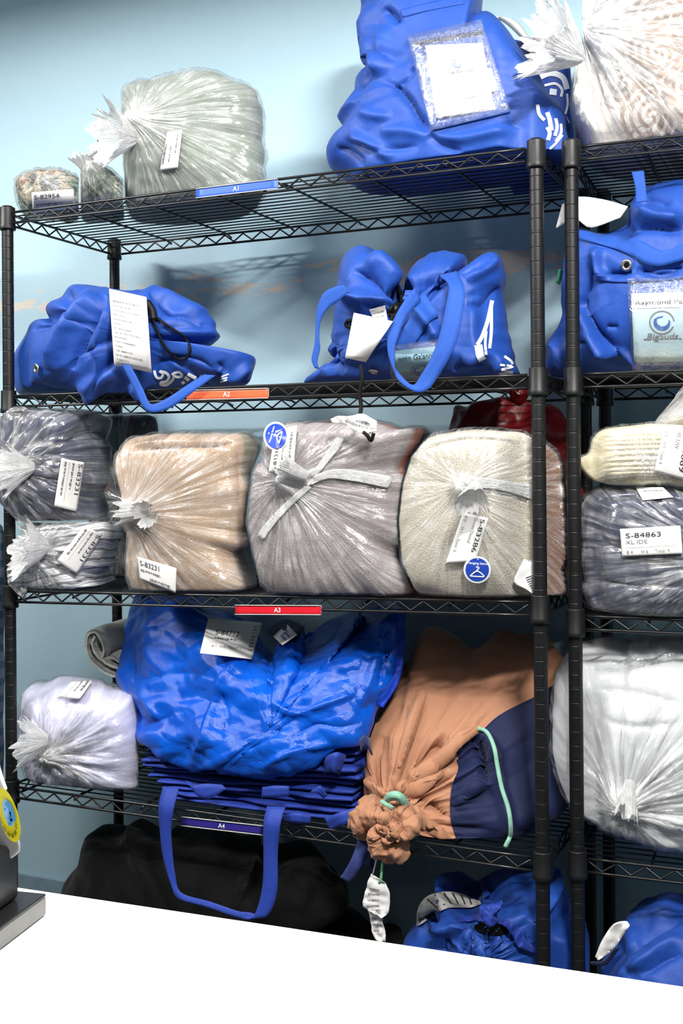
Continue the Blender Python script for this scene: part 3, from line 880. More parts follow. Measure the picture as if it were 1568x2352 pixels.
# A1: two small bags
def patch_mat(name, cols, sc):
    t = NT(name); P = t.obj(); n = t.noise(P, sc, 2, .5, .8); k = len(cols)
    t.p(Base_Color=t.ramp(n, [(.28 + .44 * i / k if i else 0, lin(c)) for i, c in enumerate(cols)], 'CONSTANT'), Roughness=.8, Normal=t.bump(t.noise(P, 240, 2), .3, .003)); return t.m
t, s, f = bundle('wrapped_linen', 'small clear bag of brown patterned linen at left end of the top shelf',
    [(36, 432), (50, 402), (90, 391), (140, 393), (172, 406), (188, 430), (190, 470), (165, 500), (80, 505), (50, 485)],
    (110, 440), .09, .075, .14, patch_mat('brown_patterned_linen', [(58, 44, 36), (120, 88, 64), (168, 152, 128), (84, 104, 84), (44, 40, 40)], 34), Z1, M_film, k=1, nf=2.4,
    inner=lambda s: s.noise(22, .006, 3), fk=4, famp=.003, cone=.0, seams=[('L', [(183, 380), (183, 520)])])
tag(t, [(72, 442), (168, 434), (173, 480), (76, 488)], f.bvh(), [('T', 'S-82954', .06, .36, .22, .6), ('D', .1, .7, .6, .1, 4)])
t, s, f = bundle('wrapped_linen', 'small clear bag with dark green cloth between the brown bag and the sage quilt',
    [(176, 425), (198, 400), (232, 391), (262, 402), (282, 428), (290, 462), (284, 500), (200, 506), (182, 470)],
    (206, 398), .11, .085, .13, patch_mat('green_patterned_linen', [(40, 64, 46), (150, 146, 140), (64, 96, 64), (110, 108, 104), (36, 46, 44)], 26), Z1, M_film, k=1, nf=2.2,
    inner=lambda s: s.noise(22, .006, 3), fk=4, famp=.003, cone=.0, seams=[('R', [(183, 380), (183, 520)]), ('L', [(276, 320), (283, 400), (287, 520)])])
tuft('bag_knot', at(208, 400, .06), (.0, -.5, 1), .035, .03, M_filmw, t, 8)
# unit 2, top: white quilt with scroll pattern
def scroll_mat():
    t = NT('scroll_print_quilt'); P = t.obj()
    s = t.n('SeparateXYZ'); t.L.new(P, s.inputs[0]); x = s.outputs[0]; z = s.outputs[2]; f = None
    for (cu, cv, rr) in ((1512, 118, .062), (1490, 262, .058), (1570, 200, .055), (1550, 300, .05), (1430, 190, .045), (1500, 30, .05), (1470, 330, .04), (1590, 60, .05)):
        c = at(cu, cv, .02); dx = t.math('SUBTRACT', x, float(c[0])); dz = t.math('SUBTRACT', z, float(c[2]))
        r = t.math('SQRT', t.math('ADD', t.math('MULTIPLY', dx, dx), t.math('MULTIPLY', dz, dz)))
        an = t.math('ARCTAN2', dz, dx)
        w_ = t.math('SINE', t.math('ADD', t.math('MULTIPLY', r, 420.0), t.math('MULTIPLY', an, 2.0)))
        g = t.math('MULTIPLY', t.math('GREATER_THAN', w_, .1), t.math('LESS_THAN', r, rr))
        f = g if f is None else t.math('MAXIMUM', f, g)
    n = t.noise(P, 90, 3)
    t.p(Base_Color=t.mix(t.math('MULTIPLY', f, .75), lin((206, 200, 194)), lin((140, 112, 88))), Roughness=.85)
    t.p(Normal=t.bump(t.math('ADD', n, t.math('MULTIPLY', f, .8)), .4, .004)); t.b.inputs['Sheen Weight'].default_value = .2
    return t.m
t, s, f = bundle('wrapped_quilt', 'big clear bag of white quilt with tan scrolls, top right corner above the right unit',
    [(1336, -60), (1334, 60), (1346, 100), (1326, 140), (1312, 200), (1308, 250), (1322, 300), (1345, 340), (1390, 420), (1430, 440), (1600, 440), (1760, 420), (1800, 200), (1770, -60), (1560, -110)],
    (1356, 140), .2, .17, .2, scroll_mat(), B2(0), M_filmq, k=.9, nf=2.8,
    inner=lambda s: s.noise(7, .008, 2).pleats(3.2, .010, 0, 2, .03, .8), fk=6, famp=.006, cone=.03, seams=[('R', [(1334, -80), (1336, 100), (1318, 150), (1308, 240), (1318, 300), (1330, 420)])])
tuft('bag_knot', at(1338, 135, .0), (-.7, -.6, .35), .075, .06, M_filmw, t, 5)
# A3: navy bedding
def quilt(s): s.noise(8, .006, 2).ridge(11, .004, 2, (.6, .6, 2))
t, s, f = bundle('wrapped_bedding', 'clear bag of navy bedding lying on the striped bundle at the left',
    [(-20, 1010), (5, 952), (40, 938), (120, 933), (210, 942), (240, 962), (250, 1040), (248, 1120), (234, 1180), (205, 1198), (120, 1200), (40, 1195), (-5, 1150), (-24, 1080)],
    (82, 1072), .10, .13, .14, layer_mat('navy_bedding', [(-.1, (42, 48, 78))], 260, .3, .003, 22, var=.2), None, M_filmh, k=.25, nf=2.6,
    inner=lambda s: s.noise(9, .004, 2).pleats(2.2, .012, 0, 1, .03, .95), fk=6, famp=.006, cone=.03, zm=ZA[1] - .03, posts=False, seams=[('R', [(70, 920), (22, 938), (0, 955), (-12, 990), (-24, 1080), (-8, 1150), (40, 1199)]), ('T', [(-40, 1196), (120, 1199), (215, 1196), (290, 1194)])])
bt = f.bvh()
tuft('bag_knot', at(80, 1072, -.05), (-.75, -.65, -.05), .055, .05, M_filmw, t, 13)
tag(t, [(194, 1062), (176, 1175), (124, 1162), (141, 1053)], bt, [('T', 'S-83231', .05, .24, .17, .62), ('D', .05, .6, .42, .1, 1), ('R', .04, .62, .85, .63), ('D', .05, .75, .75, .1, 3)])
# A3: striped bedding
def stripe_mat():
    t = NT('striped_ticking'); P = t.obj(); s = t.n('SeparateXYZ'); t.L.new(P, s.inputs[0])
    w_ = t.noise(P, 9, 3); z = t.math('ADD', s.outputs[2], t.math('MULTIPLY', w_, .035))
    z = t.math('ADD', z, t.math('MULTIPLY', s.outputs[0], -.12)); ph = t.math('FRACT', t.math('MULTIPLY', z, 50.0))
    wide = t.math('LESS_THAN', ph, .3); thin = t.math('MULTIPLY', t.math('GREATER_THAN', ph, .52), t.math('LESS_THAN', ph, .58)); thin2 = t.math('MULTIPLY', t.math('GREATER_THAN', ph, .76), t.math('LESS_THAN', ph, .82))
    tk = t.math('ADD', .55, t.math('MULTIPLY', t.math('GREATER_THAN', t.math('SINE', t.math('MULTIPLY', t.math('ADD', s.outputs[0], s.outputs[2]), 2600.0)), 0), .45))
    f = t.math('MAXIMUM', t.math('MULTIPLY', wide, tk), t.math('MULTIPLY', t.math('MAXIMUM', thin, thin2), .55))
    n = t.noise(P, 300, 3)
    t.p(Base_Color=t.mix(f, lin((232, 232, 234)), lin((46, 50, 64))), Roughness=.85, Normal=t.bump(n, .3, .002)); return t.m
M_stripe = stripe_mat()
t, s, f = bundle('wrapped_bedding', 'clear bag of white bedding with dark stripes under the navy bundle',
    [(60, 1215), (35, 1270), (14, 1310), (18, 1340), (40, 1360), (120, 1368), (200, 1374), (240, 1360), (258, 1310), (272, 1255), (282, 1215), (255, 1192), (150, 1192), (90, 1196)],
    (125, 1258), .09, .10, .14, M_stripe, Z3, M_filmq, k=.25, nf=2.6,
    inner=lambda s: s.noise(12, .006, 2).pleats(2.4, .008, 0, 4, .03, .9), fk=5, famp=.005, cone=.012, posts=False, seams=[('R', [(62, 1190), (56, 1215), (33, 1270), (14, 1308), (17, 1342), (40, 1366), (60, 1380)]), ('B', [(-40, 1196), (120, 1199), (215, 1196), (290, 1194)]), ('L', [(286, 1180), (282, 1215), (296, 1300), (312, 1400)])])
bt = f.bvh()
tuft('bag_knot', at(112, 1256, -.035), (-.6, -.75, .1), .045, .05, M_filmw, t, 21)
tag(t, [(236, 1228), (176, 1318), (130, 1288), (192, 1208)], bt, [('T', 'S-83231', .05, .24, .17, .66), ('D', .05, .6, .42, .1, 7), ('R', .04, .62, .85, .63), ('D', .05, .75, .75, .1, 8)])
# A3: dark print bedding behind those two
def holiday_mat():
    t = NT('dark_print_bedding'); P = t.obj(); w_ = t.noise(P, 18, 3); s = t.n('SeparateXYZ'); t.L.new(P, s.inputs[0])
    x0, x1 = at(225, 1050, .3)[0], at(365, 1050, .3)[0]
    f = t.math('DIVIDE', t.math('SUBTRACT', t.math('ADD', s.outputs[0], t.math('MULTIPLY', t.math('SUBTRACT', w_, .5), .02)), float(x0)), float(x1 - x0))
    k = (14, 15, 18)
    band = t.ramp(f, [(0, lin((96, 128, 108))), (.3, lin(k)), (.34, lin((150, 142, 134))), (.49, lin((86, 20, 24))), (.58, lin((24, 28, 36)))], 'CONSTANT')
    zt, zb = float(at(250, 985, .3)[2]), float(at(250, 1092, .3)[2])
    up = t.math('GREATER_THAN', s.outputs[2], zb); dn = t.math('LESS_THAN', s.outputs[2], zt + .0)
    red = t.math('MULTIPLY', t.math('LESS_THAN', f, .2), t.math('MULTIPLY', t.math('LESS_THAN', s.outputs[2], float(at(250, 1098, .3)[2])), t.math('GREATER_THAN', s.outputs[2], float(at(250, 1125, .3)[2]))))
    m = t.math('MAXIMUM', t.math('MULTIPLY', up, dn), t.math('MULTIPLY', t.math('GREATER_THAN', f, .3), up))
    col = t.mix(m, lin(k), band); col = t.mix(red, col, lin((150, 34, 26)))
    t.p(Base_Color=col, Roughness=.85); return t.m
t, s, f = bundle('wrapped_bedding', 'dark printed bedding with green and red motifs behind the navy and beige bundles',
    [(215, 960), (262, 932), (325, 925), (352, 955), (364, 1000), (360, 1100), (345, 1250), (330, 1350), (250, 1365), (205, 1340), (205, 1100)],
    None, .335, .04, .04, holiday_mat(), Z3, M_film, k=.9, nf=2.6, inner=lambda s: s.noise(10, .005, 2), fk=4, famp=.003, cone=0, zm=ZA[1] - .03)
# A3: beige towels
def rect_fold(s): s.noise(10, .004, 2)
t, s, f = bundle('wrapped_towels', 'clear bag of beige towels tied at its left side above the A3 label',
    [(284, 1030), (302, 1010), (335, 1000), (420, 997), (540, 995), (578, 1000), (602, 1040), (604, 1150), (596, 1280), (588, 1345), (560, 1370), (480, 1388), (400, 1395), (340, 1380), (312, 1340), (296, 1250), (286, 1180), (278, 1100)],
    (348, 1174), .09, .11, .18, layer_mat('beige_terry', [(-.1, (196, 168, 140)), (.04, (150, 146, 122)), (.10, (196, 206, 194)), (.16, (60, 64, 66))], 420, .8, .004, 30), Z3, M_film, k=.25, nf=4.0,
    inner=lambda s: s.noise(8, .004, 2).creases([([(300, 1030), (400, 1022), (545, 1020)], -.012, 5), ([(545, 1020), (550, 1150), (556, 1280)], -.005, 6, 'v')]), fk=7, famp=.003, cone=.03, seams=[('L', [(602, 960), (602, 1030), (578, 1090), (566, 1200), (590, 1320), (606, 1400)])])
bt = f.bvh()
tuft('bag_knot', at(350, 1172, -.045), (.15, -1, -.2), .03, .022, M_filmw, t, 2)
tuft('bag_tail', at(345, 1175, -.035), (-1, -.35, .03), .065, .024, M_filmw, t, 6)
tag(t, [(315, 1278), (405, 1305), (403, 1362), (321, 1330)], bt, [('T', 'S-83231', .06, .36, .22, .5), ('D', .06, .6, .5, .12, 3), ('D', .3, .85, .78, .12, 5)])
# A3: grey towels
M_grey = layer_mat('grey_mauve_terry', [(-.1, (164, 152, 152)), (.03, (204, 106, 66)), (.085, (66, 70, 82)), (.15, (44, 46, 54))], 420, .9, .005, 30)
t, s, f = bundle('wrapped_towels', 'largest clear bag, grey mauve towels tied at the front, orange layer at its right side',
    [(606, 1030), (625, 988), (660, 975), (760, 969), (870, 974), (905, 979), (950, 983), (985, 995), (990, 1100), (980, 1300), (955, 1372), (900, 1382), (780, 1384), (680, 1375), (612, 1350), (580, 1290), (566, 1200), (566, 1130), (580, 1080)],
    (712, 1100), .08, .12, .26, M_grey, Z3, M_film, k=.08, nf=4.2,
    inner=lambda s: s.noise(8, .004, 2), fk=8, famp=.003, cone=.035, seams=[('R', [(602, 960), (602, 1030), (578, 1090), (566, 1200), (590, 1320), (606, 1400)]), ('L', [(1012, 940), (1002, 985), (964, 1022), (942, 1050), (923, 1110), (913, 1200), (920, 1290), (948, 1350), (985, 1400)])])
bt = f.bvh()
tuft('bag_knot', at(704, 1094, -.06), (-.7, -.6, .45), .05, .016, M_filmw, t, 4)
def bands(parent, tree, L, name='gathered_film'):
    for (A, Bq) in L: sheet(name, lay(egrid(A, Bq, 20, 4), tree, .003, False), M_filmw, parent, .0003)
bands(t, bt, [([(700, 1110), (745, 1083), (800, 1078), (905, 1095)], [(705, 1118), (750, 1100), (800, 1103), (890, 1122)]),
              ([(712, 1095), (735, 1060), (760, 1025), (775, 1000)], [(722, 1100), (748, 1068), (775, 1035), (790, 1008)]),
              ([(705, 1112), (660, 1150), (615, 1195), (590, 1230)], [(715, 1120), (672, 1160), (630, 1205), (605, 1242)])])
o, P = tag(t, [(616, 1085), (632, 990), (682, 976), (673, 1083)], bt, [('T', 'S-83218', .05, .3, .16, .55), ('D', .05, .6, .45, .1, 11), ('D', .05, .9, .75, .12, 12)])
def sticker(parent, cu, cv, ru, rv, rot, tree, lift=.005, words=True):
    """round blue hanging-items sticker"""
    q = [(-1, -1), (1, -1), (1, 1), (-1, 1)]; c, s_ = math.cos(rot), math.sin(rot)
    G = pgrid([(cu + ru * (c * x - s_ * y), cv + rv * (s_ * x + c * y)) for x, y in q], 16, 16)
    P = lay(G, tree, lift)
    R = .5 * np.linalg.norm(P[0, 0] - P[0, -1])
    o = Print(P)
    o.ring(.5, .5, 0, R, n=48); ob = o.build('round_sticker', M_white, parent, 'white rim of the round blue sticker')
    P2 = lay(G, tree, lift + .0006); o = Print(P2); o.ring(.5, .5, 0, R * .86, n=48); o.build('sticker_face', M_stick, ob)
    P3 = lay(G, tree, lift + .0012); o = Print(P3)
    wd = R * .09
    o.line([(.28, .70), (.5, .55), (.74, .68), (.745, .715), (.72, .73), (.3, .735), (.27, .72), (.28, .70)], wd, 60)
    o.line([(.5, .55), (.5, .5), (.545, .47), (.55, .425), (.5, .40), (.455, .43)], wd, 40)
    o.ring(.5, .14, R * .03, R * .055, n=16)
    if words: o.text('Hanging Items', .5, .32, .085, .72, True, 'c')
    o.build('printing', M_white, ob)
sticker(t, 634, 1002, 24, 27, -1.25, bt)
# A3: cream towels
t, s, f = bundle('wrapped_towels', 'clear bag of cream towels with a round blue sticker behind the middle front post',
    [(915, 1200), (925, 1100), (945, 1040), (980, 1006), (1050, 990), (1120, 987), (1180, 992), (1225, 1003), (1285, 1050), (1302, 1120), (1304, 1300), (1290, 1372), (1200, 1376), (1090, 1388), (1020, 1380), (950, 1350), (922, 1290)],
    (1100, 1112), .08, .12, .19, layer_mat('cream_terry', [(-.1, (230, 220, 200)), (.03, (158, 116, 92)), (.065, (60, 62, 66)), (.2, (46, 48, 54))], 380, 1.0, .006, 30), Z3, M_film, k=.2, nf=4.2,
    inner=lambda s: s.noise(8, .004, 2).creases([([(965, 1035), (1040, 1008), (1120, 1004), (1215, 1020)], -.006, 4, 'v')]), fk=8, famp=.003, cone=.03, seams=[('R', [(1012, 940), (1002, 985), (964, 1022), (942, 1050), (923, 1110), (913, 1200), (920, 1290), (948, 1350), (985, 1400)])])
bt = f.bvh()
tuft('bag_knot', at(1092, 1112, -.06), (.15, -.8, -.55), .05, .022, M_filmw, t, 14)
bands(t, bt, [([(1058, 1102), (1100, 1096), (1160, 1104), (1226, 1112)], [(1080, 1122), (1125, 1122), (1165, 1130), (1226, 1150)])])
o, P = tag(t, [(1121, 1190), (1092, 1290), (1022, 1296), (1063, 1177)], bt, [('T', 'S-83286', .05, .26, .17, .72), ('G', 'Green Dental', .05, .5, .12, .52), ('G', '# 2', .04, .88, .1), ('G', 'H 1', .27, .88, .1), ('G', 'Total: 3', .5, .88, .1)])
sticker(t, 1096, 1308, 31.5, 33, .06, bt)
g = lay(egrid([(1203, 1284), (1190, 1310), (1180, 1338), (1205, 1352), (1226, 1366)], [(1212, 1288), (1226, 1290), (1228, 1320), (1228, 1345), (1229, 1364)], 12, 6), bt, .006)
g = g + (.003 * fbm(g.reshape(-1, 3) * 60, 2)).reshape(g.shape[:2])[..., None] * np.array([0, -1, 0])
o = sheet('crumpled_slip', g, M_paper, t); p = Print(g); [p.rect(.5 + .06 * i, .55, .52 + .06 * i, .95, 1) for i in range(7)]; p.build('printing', M_ink, o)
# A3: red bag behind the cream towels
s = Soft([(1040, 950), (1070, 932), (1150, 918), (1200, 925), (1260, 938), (1305, 965), (1322, 1060), (1325, 1200), (1310, 1330), (1250, 1345), (1120, 1345), (1050, 1320), (1040, 1100)], .34, .04, .04, None, k=.8, nf=2.4)
s.noise(9, .008, 3).ridge(12, .006, 2).floor(0, -.1, .004, Z3); s.V[..., 1] = np.clip(s.V[..., 1], .29, .386); s.clear(y0=-.2)
t = thing('red_bag', 'dark red glossy bag standing behind the cream towels', 'bag', base_of(s))
s.crumple(8, .012, 7, 31); s.V[..., 1] = np.clip(s.V[..., 1], .29, .386); s.clear(y0=-.2)
M_red = cloth('red_plastic', (112, 20, 24), .36, 0, 300, .1, .1, .4); s.build('sack', M_red, t)
tuft('sack_top', at(1192, 932, .33), (.1, -.3, 1), .03, .022, M_red, t, 44)
# unit 2, A3: cream sheets over navy duvet
t, s, f = bundle('wrapped_duvet', 'clear bag of navy duvet with label S-84863 on the right unit',
    [(1335, 1180), (1345, 1150), (1375, 1130), (1440, 1118), (1520, 1115), (1600, 1125), (1740, 1135), (1800, 1250), (1785, 1400), (1600, 1427), (1440, 1422), (1372, 1402), (1348, 1360), (1338, 1280)],
    (1690, 1270), .13, .13, .22, layer_mat('navy_duvet', [(-.1, (38, 44, 72))], 200, .2, .003, 16, var=.12), B2(2), M_filmq, k=.8, nf=3.2,
    inner=lambda s: s.noise(8, .006, 2).ridge(9, .004, 2, (.35, .6, 2.4)).creases([([(1380, 1150), (1470, 1140), (1568, 1150)], -.01, 5, 'v'), ([(1350, 1330), (1450, 1345), (1568, 1350)], -.008, 6, 'v'), ([(1365, 1215), (1400, 1250), (1430, 1262)], -.008, 5, 'v')]), fk=4, famp=.0025, cone=0, lift=.004, seams=[('B', [(1300, 1104), (1350, 1104), (1400, 1116), (1560, 1122), (1800, 1122)])])
bt = f.bvh()
tag(t, [(1423, 1215), (1562, 1207), (1567, 1272), (1428, 1279)], bt, [('T', 'S-84863', .09, .34, .17, .58), ('G', 'XL IDE', .08, .56, .14, .36), ('R', .09, .68, .92, .69), ('G', 'B 4', .09, .9, .12), ('G', 'H 6', .33, .9, .12), ('G', 'Total: 4', .55, .9, .12)])
tag(t, [(1458, 1118), (1522, 1119), (1546, 1142), (1476, 1149)], bt, [('D', .2, .9, .3, .12, 3)])
def folds(s):
    L = []
    for v0 in (1000, 1013, 1024, 1036, 1050, 1063, 1075, 1086, 1097, 1106):
        L.append(([(1372, v0 + 6), (1400, v0), (1470, v0 - 3), (1568, v0 - 5), (1700, v0 - 2)], -.007, 3.2, 'v'))
    s.creases(L); s.noise(12, .003, 2)
t, s, f = bundle('wrapped_sheets', 'clear bag of folded cream yellow sheets on top of the navy duvet',
    [(1332, 1058), (1352, 1042), (1362, 1008), (1385, 987), (1430, 979), (1500, 973), (1600, 976), (1770, 988), (1790, 1050), (1760, 1112), (1560, 1122), (1420, 1120), (1378, 1110), (1350, 1090)],
    (1500, 1050), .13, .12, .2, layer_mat('cream_yellow_sheets', [(-.1, (232, 222, 186))], 300, .15, .002, 18, var=.05), None, M_film, k=.8, nf=3.4, inner=folds, fk=3, famp=.002, cone=0, nA=520, nF=150, seams=[('T', [(1300, 1104), (1350, 1104), (1400, 1116), (1560, 1122), (1800, 1122)])])
tag(t, [(1600, 990), (1576, 1104), (1502, 1083), (1523, 984)], f.bvh(), [('T', 'S-84869', .05, .3, .2, .8), ('G', 'XL DW', .05, .56, .14, .36), ('G', '# V', .05, .92, .1), ('G', 'H 0', .3, .92, .1), ('G', 'Total: 4', .5, .92, .1)])
tuft('bag_tail', at(1510, 976, .1), (.9, -.2, .45), .07, .03, M_filmw, t, 31)
# A4: lavender blanket
t, s, f = bundle('wrapped_blanket', 'clear bag of pale lavender blanket at the left end of the A4 shelf',
    [(45, 1640), (50, 1598), (75, 1572), (140, 1556), (200, 1558), (270, 1572), (302, 1600), (316, 1680), (316, 1780), (302, 1808), (200, 1812), (110, 1806), (62, 1785), (47, 1720)],
    (120, 1700), .10, .11, .22, layer_mat('lavender_fleece', [(-.1, (206, 205, 230)), (.22, (206, 196, 180))], 260, .35, .003, 22, var=.06), Z4, M_filmh, k=.95, nf=2.7,
    inner=lambda s: s.noise(8, .005, 2).pleats(2.6, .008, 0, 7, .03, .9), fk=6, famp=.0035, cone=.025, seams=[('L', [(306, 1540), (314, 1600), (320, 1700), (320, 1830)])])
bt = f.bvh()
tuft('bag_knot', at(112, 1700, -.045), (-.85, -.5, -.0), .045, .042, M_filmw, t, 17)
tag(t, [(214, 1562), (182, 1606), (130, 1604), (165, 1564)], bt, [('D', .05, .6, .15, .14, 4), ('D', .05, .6, .45, .08, 5), ('R', .04, .7, .85, .715)])
# unit 2, A4: white comforter
t, s, f = bundle('wrapped_comforter', 'big clear bag of plain white comforter, lower right on the right unit',
    [(1268, 1640), (1276, 1560), (1300, 1502), (1345, 1472), (1450, 1465), (1600, 1465), (1800, 1500), (1850, 1700), (1800, 1900), (1660, 1962), (1560, 1958), (1460, 1930), (1390, 1905), (1320, 1860), (1290, 1800), (1270, 1720)],
    (1446, 1800), .17, .15, .2, layer_mat('white_comforter', [(-.1, (204, 206, 208))], 200, .12, .003, 12, var=.03), B2(3), M_filmq, k=.7, nf=2.6,
    inner=lambda s: s.noise(6, .006, 2).pleats(2.2, .008, 0, 3, .04, .7).creases([([(1350, 1540), (1450, 1530), (1568, 1500)], -.01, 6, 'v'), ([(1350, 1580), (1460, 1590), (1568, 1620)], -.006, 6, 'v'), ([(1350, 1640), (1450, 1668), (1568, 1660)], -.006, 6, 'v')]), fk=6, famp=.0035, cone=.03)
tuft('bag_knot', at(1446, 1795, -.055), (.0, -.8, -.9), .055, .016, M_filmw, t, 9)
# ------------------------------------------------------------------ blue bags and other goods
CREASE = 1.6
_cr = Soft.creases
def _strong(s, L): return _cr(s, [(e[0], e[1] * CREASE) + tuple(e[2:]) for e in L])
def softbag(name, label, outline, c, Y, df, db, mat, zf, sculpt, k=.7, nf=2.6, nb=2.6, yf=-.012, cat='bag', group=None, part='bag_body', bs=.92, zm=None, nA=260, nF=84, ymx=.386, t=None, lean=0.0, seams=None):
    s = Soft(outline, Y, df, db, c, nA=nA, nF=nF, nf=nf, nb=nb, k=k, bs=bs, lean=lean)
    sculpt(s); s.seams(seams, 1.5)
    if zf is not None: s.floor(0, yf, .006, zf)
    if zm: s.zmax(zm)
    s.V[..., 1] = np.minimum(s.V[..., 1], ymx)
    s.clear()
    if t is None: t = thing(name, label, cat, base_of(s), group)
    s.build(part, mat, t)
    return t, s
def strap(name, A, B, tree, mat, parent, lift=.003, n=40, th=.002):
    P = lay(egrid(A, B, n, 4), tree, lift, False)
    return sheet(name, P, mat, parent, th), P
def grommet(parent, cu, cv, r, tree, rx=1.0):
    P = lay(pgrid([(cu - 14 * rx, cv - 14), (cu + 14 * rx, cv - 14), (cu + 14 * rx, cv + 14), (cu - 14 * rx, cv + 14)], 6, 6), tree, .002)
    c = P[3, 3]; ax = P[3, 4] - P[3, 3]; ay = P[4, 3] - P[3, 3]; n = np.cross(ax, ay); n /= np.linalg.norm(n); n *= np.sign((CAM - c) @ n)
    ax /= np.linalg.norm(ax); ay = np.cross(n, ax)
    V, F = [], []; m = 28; prof = [(r * .45, .000), (r * .5, .002), (r * .72, .003), (r * .95, .002), (r, 0)]
    for (q, h) in prof:
        for j in range(m): a = 2 * PI * j / m; V.append(c + n * (h + .001) + (ax * math.cos(a) + ay * math.sin(a)) * q)
    F = [(i * m + j, i * m + (j + 1) % m, (i + 1) * m + (j + 1) % m, (i + 1) * m + j) for i in range(4) for j in range(m)]
    o = mesh('grommet', V, F, M_metal, parent, True, None, 'shiny metal eyelet')
    V = [c + n * .0012 + (ax * math.cos(2 * PI * j / m) + ay * math.sin(2 * PI * j / m)) * r * .5 for j in range(m)]
    mesh('eyelet_hole', V, [tuple(range(m))], M_blackc, o, False)
def wave_logo(P, a, b, R, ob, word=None, wcol=M_inkl, ww=.5):
    """ring with a curling wave inside, lettering below"""
    p = Print(P); p.ring(a, b, R * .9, R, .4, 2 * PI - .1, 48); p.build('logo_ring', M_inkl, ob)
    p = Print(P)
    t1 = np.linspace(-.25, PI + .35, 22)
    out = [(a + R * .66 * math.cos(q) / p.La, b + (R * .66 * math.sin(q) + R * .02) / p.Lb) for q in t1]
    inn = [(a + (R * .46 * math.cos(q) + R * .05) / p.La, b + (R * .46 * math.sin(q) - R * .12) / p.Lb) for q in t1]
    n = len(out); p._add(out + inn, [(i, i + 1, n + i + 1, n + i) for i in range(n - 1)])
    p.line([(a - R * .62 / p.La, b - R * .2 / p.Lb), (a - R * .3 / p.La, b - R * .42 / p.Lb), (a + R * .1 / p.La, b - R * .5 / p.Lb)], R * .12)
    p.build('logo_wave', M_logo, ob)
    if word:
        p = Print(P); p.text(word, a, b + R * 1.42 / p.Lb, R * .52 / p.Lb, ww, True, 'c', .2); p.build('logo_lettering', wcol, ob)
# ---- A1: big blue laundry bag
def sc(s):
    fabric(s, .45)
    _strong(s, [([(846, 10), (850, 70), (858, 125), (868, 180)], .016, 14), ([(880, 183), (905, 195), (935, 230), (958, 270), (985, 305)], -.016, 9, 'v'),
               ([(866, 182), (880, 150), (884, 110), (880, 60)], .012, 16), ([(912, 190), (930, 180), (950, 150)], -.008, 8, 'v'),
               ([(790, 322), (850, 345), (910, 342), (960, 335)], -.008, 7, 'v'), ([(800, 310), (840, 325), (900, 362)], .010, 12), ([(770, 340), (800, 352), (835, 378)], -.010, 7, 'v'),
               ([(820, 250), (850, 262), (900, 270)], .006, 12), ([(990, 310), (1060, 318), (1150, 300), (1190, 290)], .007, 12), ([(985, 305), (1010, 330), (1060, 350)], -.008, 8, 'v'),
               ([(1160, 280), (1200, 285), (1235, 300)], -.008, 8, 'v'), ([(880, 20), (905, 40), (908, 55)], -.014, 8, 'v'), ([(805, 230), (830, 200), (852, 150)], -.006, 9, 'v'),
               ([(1105, 20), (1150, 110), (1205, 220), (1240, 300)], .008, 26), ([(870, 300), (930, 300), (985, 312)], .006, 14)])
t, s = softbag('laundry_bag', 'big blue laundry bag with clear pocket on the top shelf beside the middle posts',
    [(836, -60), (850, 120), (816, 188), (782, 258), (762, 318), (751, 352), (765, 388), (800, 412), (860, 470), (910, 500), (980, 505), (1100, 500), (1230, 490), (1292, 460), (1312, 370), (1306, 310), (1296, 270), (1262, 218), (1215, 150), (1175, 95), (1130, 45), (1105, 12), (1090, -60), (960, -80)],
    (1040, 220), .15, .17, .16, M_blue, Z1, sc, k=.75, nf=3.0, lean=.1, ymx=.325, seams=[('L', [(1334, -80), (1336, 100), (1318, 150), (1308, 240), (1318, 300), (1330, 420)])])
bt = s.bvh()
P = lay(pgrid([(935, 82), (1105, 44), (1172, 255), (990, 300)], 14, 14), bt, .011)
pk = sheet('clear_pocket', P, M_pocket, t, .0006)
strap('pocket_seam', [(918, 22), (980, 6), (1060, -10)], [(924, 40), (985, 24), (1066, 8)], bt, M_blue, t, .002)
strap('pocket_hem', [(986, 284), (1080, 262), (1166, 243)], [(991, 300), (1085, 278), (1172, 258)], bt, M_blue, t, .004)
strap('pocket_opening', [(950, 96), (1030, 82), (1106, 68)], [(953, 103), (1033, 90), (1108, 78)], bt, M_navy, t, .0035)
o, P = tag(t, [(976, 104), (1108, 98), (1136, 252), (1001, 270)], bt, [], 'name_card', .0045)
wave_logo(P, .5, .3, .011, o, 'BigSuds')
o, P = tag(t, [(1095, 156), (1128, 157), (1145, 206), (1068, 228)], bt, [], 'folded_slip', .0065)
o, P = tag(t, [(1010, 232), (1122, 215), (1128, 245), (1014, 262)], bt, [('D', .35, .8, .5, .12, 2)], 'second_card', .0052)
P = lay(pgrid([(905, 268), (925, 266), (940, 278), (925, 282)], 4, 3), bt, .001)
for (a, b) in (((1232, 235), (1252, 300)), ((1262, 262), (1268, 310)), ((1280, 270), (1276, 320)), ((1248, 290), (1262, 330))): pass
def blob(parent, tree, polys, mat, name='white_lettering', lift=.0022):
    """painted letters: traced strokes (px polyline, px width) laid on cloth"""
    V, F, n = [], [], 0
    for pts, wd in polys:
        C = catmull(pts, max(8, 5 * len(pts))); T = np.gradient(C, axis=0); T /= np.linalg.norm(T, axis=1)[:, None] + 1e-9
        N = np.stack([-T[:, 1], T[:, 0]], 1) * wd / 2
        G = np.stack([C + N, C, C - N], 0); Q = lay(G, tree, lift, False); m = len(C)
        V.append(Q.reshape(-1, 3)); F += [(n + r * m + i, n + r * m + i + 1, n + (r + 1) * m + i + 1, n + (r + 1) * m + i) for r in range(2) for i in range(m - 1)]; n += 3 * m
    return mesh(name, np.concatenate(V), F, mat, parent, True)
